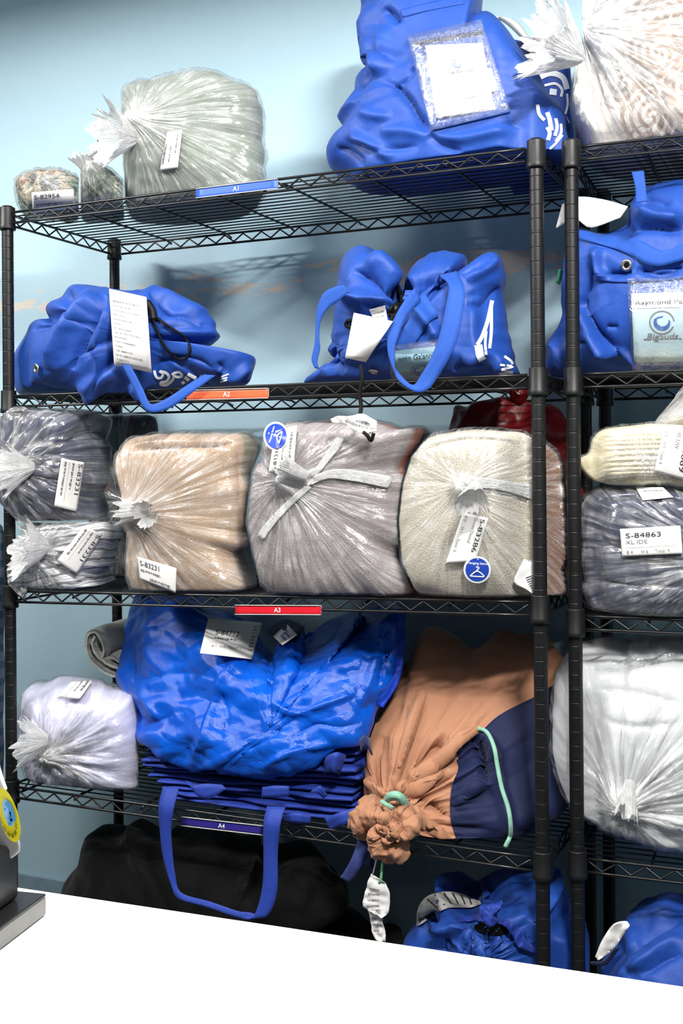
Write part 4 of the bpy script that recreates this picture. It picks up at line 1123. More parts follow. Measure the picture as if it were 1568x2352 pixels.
blob(t, bt, [([(1234, 240), (1238, 262), (1250, 276)], 8), ([(1256, 258), (1262, 275), (1266, 300)], 10), ([(1276, 272), (1279, 292), (1274, 312)], 7), ([(1288, 284), (1288, 305), (1276, 325)], 6), ([(1256, 292), (1262, 305), (1258, 322)], 9), ([(1292, 310), (1275, 330), (1262, 342)], 5)], M_white)
# ---- A1: second blue bag behind it
def sc(s): s.noise(6, .008, 2).noise(15, .003, 2)
t, s = softbag('laundry_bag', 'blue laundry bag with white wave print squeezed behind the big top shelf one',
    [(1160, 110), (1200, 92), (1250, 84), (1292, 88), (1312, 180), (1318, 260), (1322, 340), (1318, 420), (1260, 470), (1180, 450), (1150, 300)],
    None, .365, .03, .02, M_blue, Z1, sc, k=1, nf=2.4, ymx=.45, seams=[('L', [(1334, -80), (1336, 100), (1318, 150), (1308, 240), (1318, 300), (1330, 420)])])
s2 = s; bt2 = s.bvh()
strap('rim_band', [(1180, 98), (1250, 85), (1296, 86)], [(1196, 126), (1252, 114), (1298, 112)], bt2, M_navy, t, .002)
blob(t, bt2, [([(1236, 178), (1265, 168), (1292, 178), (1302, 205)], 13), ([(1250, 196), (1275, 192), (1290, 205), (1288, 222)], 6), ([(1262, 210), (1278, 212)], 14), ([(1302, 215), (1303, 240), (1298, 262)], 5), ([(1270, 232), (1280, 252), (1296, 270), (1304, 284)], 10)], M_white, 'white_print')
g = lay(egrid([(1116, 48), (1135, 42), (1165, 58), (1200, 92)], [(1140, 50), (1165, 42), (1190, 52), (1216, 86)], 14, 6), None, 0, True, .42)
g[..., 1] += -.012 * np.sin(np.linspace(0, PI, g.shape[0]))[:, None]
sheet('paper_slip', g, M_paper, t)
# ---- A2 left: slumped blue bag
def sc(s):
    fabric(s, .25, 3)
    _strong(s, [([(160, 660), (150, 700), (110, 740), (75, 760)], -.012, 8, 'v'), ([(220, 668), (170, 730), (130, 790), (110, 850)], .016, 16), ([(245, 680), (210, 740), (180, 800), (165, 850)], -.016, 8, 'v'),
               ([(258, 700), (240, 760), (215, 820)], .014, 13), ([(268, 760), (225, 795), (180, 815)], -.014, 8, 'v'), 
               ([(230, 790), (235, 830), (225, 870), (180, 900)], .014, 13),
               ([(270, 800), (245, 840), (215, 900)], -.018, 8, 'v'), ([(270, 845), (240, 870), (210, 910), (190, 930)], .014, 14), ([(345, 670), (390, 720), (430, 730), (480, 752)], -.014, 7, 'v'),
               ([(350, 662), (400, 690), (455, 722), (500, 760)], .010, 9), ([(360, 760), (410, 730), (470, 735)], .008, 16), ([(350, 860), (370, 830), (440, 825), (490, 850)], -.010, 9, 'v'),
               ([(500, 850), (530, 870), (575, 835)], .010, 9), ([(500, 830), (510, 855), (490, 875)], -.01, 7, 'v'), ([(300, 880), (320, 910), (315, 940)], .012, 12), ([(60, 880), (120, 900), (180, 905)], -.008, 8, 'v')])
t, s = softbag('laundry_bag', 'slumped blue laundry bag with long receipt and black cord, left on A2 shelf',
    [(30, 820), (45, 790), (75, 742), (98, 733), (112, 698), (145, 680), (160, 657), (190, 654), (240, 659), (300, 667), (345, 659), (358, 656), (385, 671), (440, 704), (480, 740), (500, 765), (508, 773), (495, 782), (497, 805), (520, 822), (560, 829), (584, 822), (581, 850), (562, 886), (500, 892), (410, 912), (360, 935), (316, 945), (200, 942), (150, 918), (90, 908), (40, 902), (30, 850)],
    (290, 790), .10, .15, .2, M_blue, Z2, sc, k=.9, nf=2.3, yf=.004)
bt = s.bvh()
o, P = tag(t, [(250, 663), (336, 682), (348, 856), (262, 838)], bt, [('D', .1, .8, .14 + .0 * i, .02, i) for i in range(1)] + [('D', .08, .3 + .6 * ((i * 7) % 5) / 5, .15 + .058 * i, .014, i) for i in range(14)], 'receipt', .008, 8, 14)
ribbon('carry_strap', [(262, 812, -.058), (285, 850, -.064), (310, 900, -.066), (330, 938, -.07), (352, 947, -.075), (392, 936, -.07), (440, 902, -.06), (494, 862, -.045)], [(276, 806, -.058), (302, 845, -.064), (327, 893, -.066), (340, 922, -.07), (354, 928, -.072), (388, 912, -.068), (430, 884, -.058), (468, 860, -.045)], M_strap, t, .002, 60)
grommet(t, 84, 846, .011, bt, 1.0)
blob(t, bt, [([(354, 851), (359, 866), (369, 868), (374, 859), (366, 852)], 6), ([(369, 853), (382, 857), (388, 866), (382, 876), (371, 878), (369, 883), (382, 884), (395, 874), (399, 863), (395, 857)], 6.5), ([(399, 857), (411, 855), (418, 863), (409, 866), (401, 864)], 6), ([(424, 866), (434, 874)], 8), ([(431, 859), (450, 869)], 8), ([(417, 881), (424, 877)], 7), ([(459, 863), (465, 869)], 7)], M_white)
blob(t, bt, [([(507, 866), (525, 859)], 3.2), ([(506, 871), (522, 867)], 3.2), ([(506, 878), (521, 872)], 4)], M_white, 'white_print')
for A in ([(342, 700), (352, 735), (370, 780), (395, 815), (420, 827), (436, 812), (434, 790), (415, 768), (385, 748), (358, 728)],):
    cordon('draw_cord', A, bt, .0028, M_cord, t, .007)
Q = lay(np.array([[(338, 695), (350, 715), (352, 735)]] * 2, float), bt, .008, False)[0]; cord('cord_lock', Q, .0085, M_plastic, t, 12)
# ---- A2 middle: tote with gathered neck
def sc(s):
    fabric(s, .45)
    _strong(s, [([(922, 690), (890, 665), (850, 640), (810, 620)], -.016, 8, 'v'), ([(915, 670), (880, 620), (845, 590)], .018, 15), ([(912, 700), (860, 690), (815, 680), (790, 700)], .018, 13), ([(915, 712), (860, 720), (805, 740)], -.014, 8, 'v'), ([(920, 705), (880, 700), (840, 705)], -.012, 5, 'v'),
               ([(920, 640), (924, 680), (930, 720)], -.03, 12, 'v'), ([(900, 735), (860, 770), (810, 800), (775, 830)], .014, 18), ([(935, 690), (960, 660), (1000, 640), (1030, 630)], -.016, 9, 'v'),
               ([(950, 700), (990, 750), (1010, 790)], .012, 14), ([(1070, 640), (1110, 620), (1140, 590)], .012, 14), ([(1060, 630), (1110, 608), (1130, 590)], -.008, 8, 'v'), ([(1070, 700), (1110, 700), (1150, 660)], -.010, 10, 'v'),
               ([(1060, 830), (1100, 818), (1130, 830), (1160, 862)], .016, 12), ([(1040, 850), (1090, 845), (1130, 848)], -.012, 8, 'v'), ([(735, 855), (800, 850), (850, 858)], .01, 10), ([(745, 865), (850, 872), (960, 868)], -.01, 6, 'v'),
               ([(760, 780), (770, 820), (790, 850)], -.012, 8, 'v'), ([(1090, 680), (1080, 760), (1095, 830)], .008, 18)])
t, s = softbag('laundry_bag', 'blue laundry tote with gathered neck, looping straps and white tag on A2 shelf',
    [(713, 880), (728, 858), (752, 850), (758, 760), (766, 690), (778, 610), (800, 576), (832, 561), (862, 575), (897, 618), (918, 656), (932, 650), (950, 612), (985, 588), (1022, 583), (1060, 594), (1080, 612), (1110, 598), (1133, 582), (1150, 600), (1159, 640), (1152, 680), (1166, 760), (1190, 850), (1188, 870), (1100, 880), (900, 892), (720, 890)],
    (930, 790), .155, .15, .2, M_blue, Z2, sc, k=.75, nf=2.6, nA=300)
bt = s.bvh()
# pocket card low on the front
P = lay(pgrid([(892, 795), (1010, 778), (1016, 862), (898, 872)], 12, 8), bt, .0065); pk = sheet('clear_pocket', P, M_pocket, t, .0006)
o, P = tag(t, [(902, 806), (1004, 794), (1008, 868), (906, 876)], bt, [('T', 'noto Galanni', .12, .36, .17, .78)], 'name_card', .002, mat=plain('shaded_teal_card', (128, 166, 180), .5, 0, .3, .02, 40))  # the pocket's shade is mixed into this card's colour
wave_logo(P, .56, .7, .019, o)
grommet(t, 858, 852, .010, bt, .8)
ribbon('carry_strap', [(1008, 632, .03), (1030, 655, -.02), (1022, 710, -.04), (1010, 765, -.05), (990, 820, -.055), (968, 858, -.055), (948, 884, -.055), (918, 858, -.055), (894, 820, -.055), (890, 780, -.05), (900, 745, -.045), (922, 700, -.03), (952, 660, .0)], [(1048, 622, .03), (1066, 660, -.02), (1062, 715, -.04), (1050, 775, -.05), (1032, 820, -.055), (1008, 860, -.055), (982, 894, -.06), (952, 899, -.06), (912, 868, -.06), (907, 805, -.055), (914, 775, -.05), (934, 728, -.03), (966, 690, .0)], M_strap, t, .0022, 80)
strap('carry_strap', [(790, 655), (765, 660), (742, 675), (727, 710), (724, 755), (722, 790), (715, 825), (722, 845)], [(798, 672), (778, 690), (755, 706), (736, 735), (732, 770), (734, 800), (728, 830), (732, 848)], None, M_strap, t, 0)
strap('tie_strap', [(905, 800), (935, 740), (965, 690), (975, 672)], [(935, 812), (965, 770), (985, 740), (1008, 725)], bt, M_strap, t, .008)
o, P = tag(t, [(812, 718), (902, 738), (840, 832), (792, 822)], bt, [], 'paper_tag', .022, stiff=True)
o, P = tag(t, [(848, 712), (884, 702), (890, 736), (862, 742)], bt, [('D', .1, .9, .3, .1, 1), ('D', .1, .9, .6, .1, 2)], 'paper_tag', .020)
for A in ([(915, 660), (922, 690), (910, 718), (898, 735), (905, 745)], [(922, 700), (900, 705), (895, 722), (908, 726)], [(808, 735), (798, 738), (795, 748), (808, 752)]):
    cordon('draw_cord', A, bt, .0042, M_cord, t, .012, 40)
Q = lay(np.array([[(905, 712), (912, 705)]] * 2, float), bt, .014, False)[0]; cord('cord_lock', np.array([Q[0], Q.mean(0), Q[-1]]), .010, M_plastic, t, 10)
blob(t, bt, [([(1130, 690), (1120, 735), (1108, 770), (1096, 792)], 9), ([(1098, 792), (1102, 815), (1108, 828)], 18), ([(1128, 705), (1128, 760), (1124, 800)], 7), ([(1116, 760), (1114, 790), (1116, 815)], 6)], M_white, 'white_print')
blob(t, bt, [([(1158, 818), (1172, 828), (1178, 836)], 6), ([(1148, 838), (1178, 842), (1150, 850), (1180, 856), (1146, 858)], 5)], M_white)
# black drawcord that hangs down in front of the shelf with its crumpled label
t = thing('hanging_label', 'crumpled white label hanging on a black cord in front of the grey towels', 'label', at(822, 960, -.07))
cord('cord', [at(828, 838, -.05), at(832, 870, -.052), at(826, 905, -.05), at(829, 935, -.05), at(824, 962, -.06)], .004, M_cord, t, 30)
g = np.array([[at(u, v, -.075) for (u, v) in row] for row in egrid([(755, 962), (775, 955), (800, 956), (830, 950), (862, 968)], [(760, 970), (790, 974), (812, 988), (835, 997), (860, 990)], 20, 8)])
g[..., 1] += (.007 * ridge(g.reshape(-1, 3) * 45, 2)).reshape(g.shape[:2])
o = sheet('crumpled_slip', g, M_paper, t, .0008); p = Print(g); p.dashes(.55, .85, .35, .12, 1).dashes(.55, .8, .6, .12, 2); p.build('printing', M_inkl, o)
cord('cord_end', [at(835, 993, -.07), at(843, 1000, -.075), at(852, 1012, -.07), at(858, 995, -.07)], .0035, M_cord, t, 20)
# ---- right unit, A2 level
def sc(s):
    fabric(s, .45, 5)
    _strong(s, [([(1330, 690), (1370, 760), (1420, 815), (1465, 850)], -.022, 9, 'v'), ([(1328, 700), (1360, 770), (1400, 820)], .014, 14), ([(1330, 775), (1350, 775), (1380, 800), (1440, 822), (1500, 845), (1568, 858)], .016, 11),
               ([(1300, 800), (1340, 790), (1400, 835), (1480, 862)], -.010, 8, 'v'), ([(1320, 720), (1350, 650), (1360, 590)], -.012, 10, 'v'), ([(1370, 570), (1372, 620), (1390, 640)], .012, 12), ([(1390, 630), (1420, 628), (1450, 625)], -.012, 7, 'v'),
               ([(1460, 618), (1520, 630), (1568, 612)], -.016, 8, 'v'), ([(1440, 535), (1480, 520), (1568, 530)], -.014, 9, 'v'), ([(1460, 480), (1500, 500), (1568, 510)], .016, 16), ([(1455, 470), (1490, 450), (1540, 470)], -.012, 10, 'v'),
               ([(1480, 845), (1530, 828), (1568, 826)], .012, 10), ([(1260, 790), (1280, 800), (1300, 850)], .01, 12), ([(1390, 750), (1420, 752)], -.006, 5, 'v')])
t, s = softbag('laundry_bag', 'blue laundry bag with metal eyelet and name card on the right unit',
    [(1250, 805), (1262, 770), (1288, 720), (1290, 650), (1300, 560), (1320, 518), (1370, 530), (1438, 515), (1450, 455), (1500, 420), (1600, 405), (1740, 450), (1810, 700), (1800, 872), (1500, 876), (1330, 880), (1265, 868), (1250, 845)],
    (1480, 690), .215, .15, .17, M_blue, B2(1), sc, k=.8, nf=2.8, zm=TOP - .04)
bt = s.bvh()
grommet(t, 1439, 609, .011, bt)
strap('rim_band', [(1322, 522), (1390, 538), (1460, 548), (1520, 575), (1568, 560), (1640, 545)], [(1322, 548), (1385, 562), (1440, 582), (1500, 612), (1568, 598), (1640, 575)], bt, M_strap, t, .006)
P = lay(pgrid([(1440, 640), (1700, 625), (1700, 850), (1452, 852)], 12, 12), bt, .019); pk = sheet('clear_pocket', P, M_pocket, t, .0006)
strap('pocket_hem', [(1362, 632), (1450, 628), (1568, 618), (1700, 612)], [(1362, 645), (1450, 648), (1568, 640), (1700, 632)], bt, M_blue, t, .004)
o, P = tag(t, [(1449, 674), (1640, 668), (1640, 830), (1456, 832)], bt, [], 'name_card', .007, mat=M_card)
p = Print(P); p.rect(.0, .06, 1, .22, 30); p.build('name_strip', M_paper, o)
P2 = P - (P - CAM) / np.linalg.norm(P - CAM, axis=2, keepdims=True) * .0014
p = Print(P2); p.text('Raymond Parker', .05, .165, .062, .77); p.build('handwriting', M_ink, o)
wave_logo(P, .36, .43, .0215, o, 'BigSuds', M_inkl, .38)
p = Print(P); p.dashes(.13, .6, .66, .02, 3); p.rect(.27, .71, .62, .713); p.build('fine_print', M_inkl, o)
strap('hanging_strap', [(1450, 395), (1458, 430), (1460, 465)], [(1478, 392), (1482, 425), (1486, 462)], None, M_strap, t, 0)
g = lay(egrid([(1290, 470), (1325, 452), (1385, 458), (1442, 474)], [(1276, 524), (1322, 504), (1356, 523), (1424, 500)], 14, 6), None, 0, True, .10)
sheet('paper_slip', g, M_paper, t, .0006)
ribbon('green_side_label', [(1283, 618, .16), (1282, 635, .16), (1276, 650, .16)], [(1292, 620, .17), (1290, 637, .17), (1285, 654, .17)], cloth('green_ribbon', (50, 130, 90), .7), t, .0015, 12)
# ---- A4: rolled fleece behind the tarpaulin bag
M_fleece = layer_mat('grey_green_fleece', [(-1, (172, 174, 164))], 500, .9, .005, 40, sheen=.6)
t = thing('rolled_fleece', 'grey green fleece folded into a roll on top of the lavender bundle', 'blanket', at(240, 1560, .16))
for i, A in enumerate(([(284, 1553), (262, 1550), (232, 1536), (206, 1512), (196, 1480), (202, 1456), (218, 1452), (232, 1468), (238, 1492), (232, 1512)], [(284, 1535), (266, 1532), (240, 1520), (219, 1500), (211, 1478), (216, 1462)], [(284, 1519), (270, 1517), (252, 1508)])):
    C = catmull(A, 40); b = MB(); Q = np.array([at(u, v, .16) for u, v in C]); T = np.gradient(Q, axis=0); T /= np.linalg.norm(T, axis=1)[:, None]
    N = np.cross(T, [0, 1, 0]); th = .0085
    rows = []
    for y in np.linspace(0, .24, 9):
        for a in np.linspace(0, 2 * PI, 13)[:-1]: pass
    sec = [(math.cos(a) , math.sin(a)) for a in np.linspace(0, 2 * PI, 15)[:-1]]
    # cross-section: rounded strip in the roll's plane, swept along the depth
    Vv, Ff = [], []; ny = 12
    ring = np.concatenate([Q + N * th, (Q - N * th)[::-1]])
    for j in range(ny):
        f = j / (ny - 1); y = .2 * f; sh = 1 - .25 * max(0, (.15 - f) / .15) ** 2 
        c = Q.mean(0); rr = np.concatenate([Q + N * th * (.35 + .65 * min(1, f / .08 + .15)), (Q - N * th * (.35 + .65 * min(1, f / .08 + .15)))[::-1]])
        rr = rr + np.array([-.03 * f, y, 0]); rr = rr + .002 * fbm(rr * 40, 2)[:, None]; Vv.append(rr)
    m = len(ring); Ff = [(j * m + i_, j * m + (i_ + 1) % m, (j + 1) * m + (i_ + 1) % m, (j + 1) * m + i_) for j in range(ny - 1) for i_ in range(m)]
    h = m // 2; Ff += [(i_, i_ + 1, m - 2 - i_, m - 1 - i_) for i_ in range(h - 1)]
    mesh('fleece_fold', np.concatenate(Vv), Ff, M_fleece, t, True)
def pile_h(x): return .098 + .042 * np.clip((x - .28) / .55, 0, 1)
# ---- A4: blue tarpaulin shopping bag
def tarp_mat():
    t = NT('blue_woven_tarpaulin'); P = t.obj()
    s = t.n('SeparateXYZ'); t.L.new(P, s.inputs[0])
    wv = t.math('MULTIPLY', t.math('SINE', t.math('MULTIPLY', t.math('ADD', s.outputs[0], t.math('MULTIPLY', s.outputs[2], .25)), 2200.0)), t.math('SINE', t.math('MULTIPLY', t.math('ADD', s.outputs[2], t.math('MULTIPLY', s.outputs[0], -.25)), 2200.0)))
    n = t.noise(P, 60, 4, .6); n2 = t.noise(P, 14, 3)
    b1 = t.bump(n, .14, .006); b2 = t.bump(wv, .28, .0006, b1)
    t.p(Base_Color=t.ramp(n2, [(.3, lin((4, 70, 176))), (.7, lin((6, 84, 194)))]), Roughness=.24, Normal=b2)
    t.b.inputs['Specular IOR Level'].default_value = .42
    return t.m
def sc(s):
    s.noise(4, .008, 2).crumple(6, .016, 4, 5, .12).crumple(13, .009, 4, 8, .15).crumple(27, .0035, 4, 18, .15).disp(np.full(s.sh[:2], .003))
    _cr(s, [(e[0], e[1] * .62) + tuple(e[2:]) for e in [([(545, 1515), (510, 1560), (495, 1600), (460, 1700), (440, 1768)], .016, 12), ([(500, 1580), (470, 1640), (450, 1720)], -.012, 8, 'v'), ([(560, 1530), (640, 1500), (720, 1480), (790, 1430)], -.010, 9, 'v'),
               ([(590, 1572), (680, 1548), (760, 1535), (830, 1520)], .010, 14), ([(500, 1575), (520, 1640), (515, 1700)], -.012, 7, 'v'), ([(300, 1560), (350, 1555), (430, 1545), (500, 1560)], -.008, 9, 'v'), ([(310, 1590), (340, 1620), (360, 1660)], .012, 10),
               ([(305, 1680), (350, 1660), (400, 1640)], -.012, 7, 'v'), ([(620, 1610), (680, 1640), (740, 1620), (820, 1590)], .012, 9), ([(660, 1700), (720, 1665), (780, 1670), (830, 1660)], -.012, 7, 'v'), ([(560, 1730), (620, 1690), (690, 1640)], -.010, 6, 'v'),
               ([(600, 1770), (640, 1740), (700, 1720), (760, 1710)], .014, 9), ([(880, 1420), (870, 1480), (850, 1560), (820, 1620)], .012, 12), ([(895, 1430), (888, 1500), (868, 1580)], -.014, 7, 'v'), ([(330, 1420), (350, 1460), (330, 1520)], .008, 16)]])
t, s = softbag('tarpaulin_bag', 'big shiny bright blue tarpaulin bag with label S-84712 on the A4 shelf',
    [(312, 1402), (330, 1396), (400, 1402), (420, 1430), (470, 1455), (520, 1470), (600, 1465), (690, 1480), (740, 1450), (775, 1430), (830, 1420), (860, 1405), (920, 1396), (929, 1440), (923, 1530), (906, 1570), (882, 1605), (870, 1645), (842, 1692), (800, 1722), (740, 1766), (690, 1776), (640, 1787), (600, 1789), (560, 1776), (500, 1766), (440, 1771), (400, 1742), (340, 1716), (303, 1682), (301, 1665), (312, 1640), (298, 1600), (279, 1566), (277, 1535), (294, 1470)],
    (600, 1650), .07, .13, .16, tarp_mat(), lambda x: Z4(x) + pile_h(x) + .004, sc, k=.85, nf=2.2, nA=400, nF=140, zm=ZA[2] - .046, lean=.5, yf=.03, seams=[('L', [(935, 1390), (928, 1480), (908, 1560), (872, 1630), (846, 1700), (832, 1780), (834, 1830)])])
bt = s.bvh()
o, P = tag(t, [(478, 1420), (602, 1430), (578, 1514), (459, 1500)], bt, [('T', 'S-84712', .2, .44, .13, .44), ('D', .2, .62, .52, .06, 2), ('R', .16, .66, .78, .665), ('G', '# 1', .18, .8, .075, .09), ('G', 'H 0', .34, .8, .075, .1), ('G', 'Total: 1', .52, .8, .075, .22)] + [('D', .88, .95, .12 + .09 * i, .045, i) for i in range(8)], 'paper_label', .004, 16, 12, flat=True)
strap('carry_handle', [(610, 1450), (640, 1428), (665, 1424), (700, 1440)], [(640, 1482), (652, 1478), (680, 1470), (690, 1462)], bt, M_navy, t, .008)
o, P = tag(t, [(627, 1462), (658, 1432), (682, 1458), (648, 1482)], bt, [('T', 'IT', .3, .85, .5, .5, True)], 'white_care_tag', .006, ink=M_stick, flat=True)
strap('carry_handle', [(908, 1400), (915, 1480), (900, 1560), (865, 1620)], [(924, 1398), (930, 1470), (918, 1560), (880, 1625)], bt, cloth('dark_blue_webbing', (14, 58, 176), .5, .1, 600, .3), t, .003)
# ---- A4: pile of folded royal blue bags under it
def folded(i, label, uL, uR, f0, f1, Y0, nf_, seed):
    """a bag folded flat: nf_ layers, each a soft slab with a rounded front edge"""
    r = np.random.RandomState(seed)
    xL, xR = at(uL, 1790, Y0)[0], at(uR, 1820, Y0)[0]
    t = thing('folded_bag', label, 'bag', ((xL + xR) / 2, Y0 + .13, ZA[3] + .0048 + .13 * f0), 'royal blue bags folded in a pile')
    for q in range(nf_):
        g0, g1 = f0 + (f1 - f0) * q / nf_, f0 + (f1 - f0) * (q + 1) / nf_
        n = 64; X = np.linspace(0, 1, n); x0 = xL + r.uniform(0, .014); x1 = xR - r.uniform(0, .014)
        wob = .016 * noise(np.stack([X * 4 + seed, 0 * X + q * 3.1, 0 * X], 1)); wz = .0022 * noise(np.stack([X * 6 + seed, 0 * X + q * 2.3 + 9, 0 * X], 1))
        yF = Y0 + r.uniform(-.004, .012); m = 20; V = []
        for k_ in range(n):
            x = x0 + (x1 - x0) * X[k_]; H = float(pile_h(x)); zb = ZA[3] + .0048 + H * g0; zt = ZA[3] + .0048 + H * g1
            zc = (zt + zb) / 2 + wz[k_] * (1 if 0 < q < nf_ - 1 else .35); h = (zt - zb) / 2 * .9 * (1 if 1 < k_ < n - 2 else .8)
            y0_ = yF + wob[k_]; y1_ = Y0 + .27; yc = (y0_ + y1_) / 2; hw = (y1_ - y0_) / 2
            for a in range(m):
                an = 2 * PI * a / m; ca_, sa_ = math.cos(an), math.sin(an)
                V.append((x, yc - hw * np.sign(ca_) * abs(ca_) ** .3, zc + h * np.sign(sa_) * abs(sa_) ** .55))
        F = [(k_ * m + a, k_ * m + (a + 1) % m, (k_ + 1) * m + (a + 1) % m, (k_ + 1) * m + a) for k_ in range(n - 1) for a in range(m)] + [tuple(range(m)), tuple((n - 1) * m + a for a in range(m))]
        V = np.array(V); V = V + np.stack([0 * V[:, 0], .003 * fbm(V * 30, 2), .0005 * fbm(V * np.array([25, 60, 10]), 2)], 1)
        mesh('fold', V, F, M_blue2, t, True)
    return t
FB = [folded(0, 'topmost folded royal blue bag directly under the tarpaulin bag', 330, 822, .80, 1.0, .055, 2, 1),
      folded(1, 'second folded royal blue bag in the pile, its strap loop hanging down', 318, 822, .58, .80, .03, 2, 2),
      folded(2, 'third folded royal blue bag in the pile, with a blue tab at its front', 332, 820, .38, .58, .035, 2, 3),
      folded(3, 'fourth folded royal blue bag in the pile, with a wide webbing corner', 350, 818, .19, .38, .03, 2, 4),
      folded(4, 'lowest folded royal blue bag lying on the A4 shelf wires', 372, 814, 0, .19, .025, 2, 5)]
tb = FB[1]
ribbon('strap_loop', [(374, 1806, -.01), (364, 1850, -.03), (366, 1900, -.03), (374, 1970, -.03), (395, 2040, -.035), (408, 2064, -.035), (470, 2082, -.045), (540, 2106, -.045), (572, 2110, -.045), (590, 2090, -.04), (604, 2030, -.035), (606, 1950, -.03), (606, 1890, -.03), (614, 1853, -.01)],
       [(410, 1810, -.01), (398, 1860, -.03), (392, 1905, -.03), (396, 1970, -.03), (402, 2010, -.03), (416, 2050, -.03), (480, 2070, -.04), (545, 2092, -.04), (575, 2096, -.04), (612, 2106, -.04), (636, 2050, -.035), (638, 1960, -.03), (644, 1895, -.03), (656, 1854, -.01)], M_strap2, tb, .0022, 70)
ribbon('strap_end', [(742, 1752, .03), (752, 1735, .0), (775, 1728, -.005), (795, 1735, .02)], [(744, 1778, .03), (760, 1772, .0), (768, 1775, -.005), (780, 1780, .02)], M_strap2, FB[0], .002, 20)
ribbon('front_tab', [(602, 1808, .0), (630, 1805, -.01), (664, 1806, .0)], [(600, 1832, .0), (630, 1832, -.01), (664, 1828, .0)], M_strap2, FB[2], .002, 16)
ribbon('front_tab', [(720, 1812, .0), (735, 1806, -.01), (752, 1828, .0)], [(712, 1820, .0), (728, 1822, -.01), (742, 1834, .0)], M_strap2, FB[2], .002, 16)
ribbon('webbing_corner', [(440, 1798, .0), (450, 1825, -.02), (480, 1835, -.015), (520, 1812, .0)], [(425, 1795, .0), (440, 1805, -.02), (470, 1800, -.015), (510, 1802, .0)], M_strap2, FB[1], .002, 24)
ribbon('front_tab', [(650, 1872, .0), (680, 1868, -.015), (714, 1876, .0)], [(650, 1888, .0), (680, 1890, -.015), (712, 1892, .0)], M_strap2, FB[4], .002, 16)
ribbon('webbing_corner', [(745, 1880, .0), (775, 1868, -.015), (815, 1855, .0)], [(760, 1912, .0), (790, 1895, -.015), (822, 1880, .0)], M_strap2, FB[3], .002, 16)
# ---- A4: tan and navy drawstring duffel
NAVY = [(1320, 1540), (1232, 1598), (1150, 1640), (1108, 1676), (1048, 1728), (1052, 1765), (1036, 1812), (1034, 1880), (1048, 1936), (1048, 2000), (1400, 2000), (1400, 1540)]
def sc(s):
    s.noise(5, .006, 2).crumple(5, .010, 5, 4).pleats(2.6, .012, 0, 2, .05, .7, False)
    _strong(s, [([(900, 1820), (920, 1740), (950, 1650), (975, 1580)], .010, 12), ([(905, 1790), (915, 1700), (935, 1620)], -.007, 6, 'v'), ([(880, 1820), (870, 1760), (880, 1690)], -.012, 8, 'v'), ([(910, 1815), (980, 1770), (1040, 1720), (1100, 1660)], .014, 12), ([(920, 1815), (960, 1760), (1030, 1690)], -.012, 8, 'v'),
               ([(935, 1830), (1000, 1790), (1050, 1765)], .014, 11), ([(935, 1842), (990, 1850), (1035, 1880)], -.012, 8, 'v'), ([(930, 1850), (980, 1890), (1030, 1935)], .012, 10), ([(890, 1830), (850, 1800), (838, 1790)], .01, 9),
               ([(940, 1560), (1000, 1540), (1100, 1545)], .006, 20), ([(1100, 1680), (1130, 1720), (1140, 1790), (1160, 1860), (1165, 1930)], .014, 14), ([(1085, 1690), (1108, 1740), (1120, 1800)], -.016, 9, 'v'), ([(1040, 1850), (1080, 1820), (1110, 1780)], .01, 16)])
s = Soft([(848, 1650), (870, 1600), (902, 1558), (950, 1500), (1010, 1470), (1080, 1455), (1180, 1455), (1262, 1470), (1305, 1560), (1310, 1700), (1296, 1850), (1232, 1902), (1160, 1948), (1060, 1947), (960, 1937), (915, 1905), (875, 1855), (834, 1822), (830, 1780), (846, 1700)], .12, .14, .14, (905, 1838), nA=460, nF=150, nf=2.3, nb=2.6, k=.55, lean=.5)
sc(s); s.seams([('R', [(935, 1390), (928, 1480), (908, 1560), (872, 1630), (846, 1700), (832, 1780), (834, 1830)])], 1.5); s.floor(0, -.012, .006, Z4); s.V[..., 1] = np.minimum(s.V[..., 1], .386); s.clear(); s.snap(NAVY[1:10], 4.2)
t = thing('drawstring_duffel', 'tan drawstring duffel with navy side panel and gathered rosette on A4 shelf', 'bag', base_of(s))
nv = lambda C: inside(*px(C), NAVY) 
s.build('tan_cloth', M_tan, t, mask=lambda C: ~nv(C), label='tan cloth')
s.build('navy_panel', M_navy, t, mask=nv, label='navy side panel')
bt = s.bvh()
M_mint = cloth('mint_cord', (132, 180, 158), .7, .2, 900, .4, .05)
cordon('piping', [(1098, 1673), (1118, 1682), (1134, 1715), (1142, 1760), (1152, 1810), (1168, 1862), (1172, 1915), (1160, 1945)], bt, .0042, M_mint, t, .003, 80)
# stitched channel
Q = lay(egrid([(972, 1590), (950, 1660), (930, 1720), (912, 1765)], [(980, 1592), (962, 1660), (942, 1720), (920, 1765)], 30, 3), bt, .0012, False)
Q += (.0022 * np.sin(np.linspace(0, 60, Q.shape[1])))[None, :, None] * np.array([0, -1, 0]); sheet('gathered_channel', Q, M_tan, t, .001)
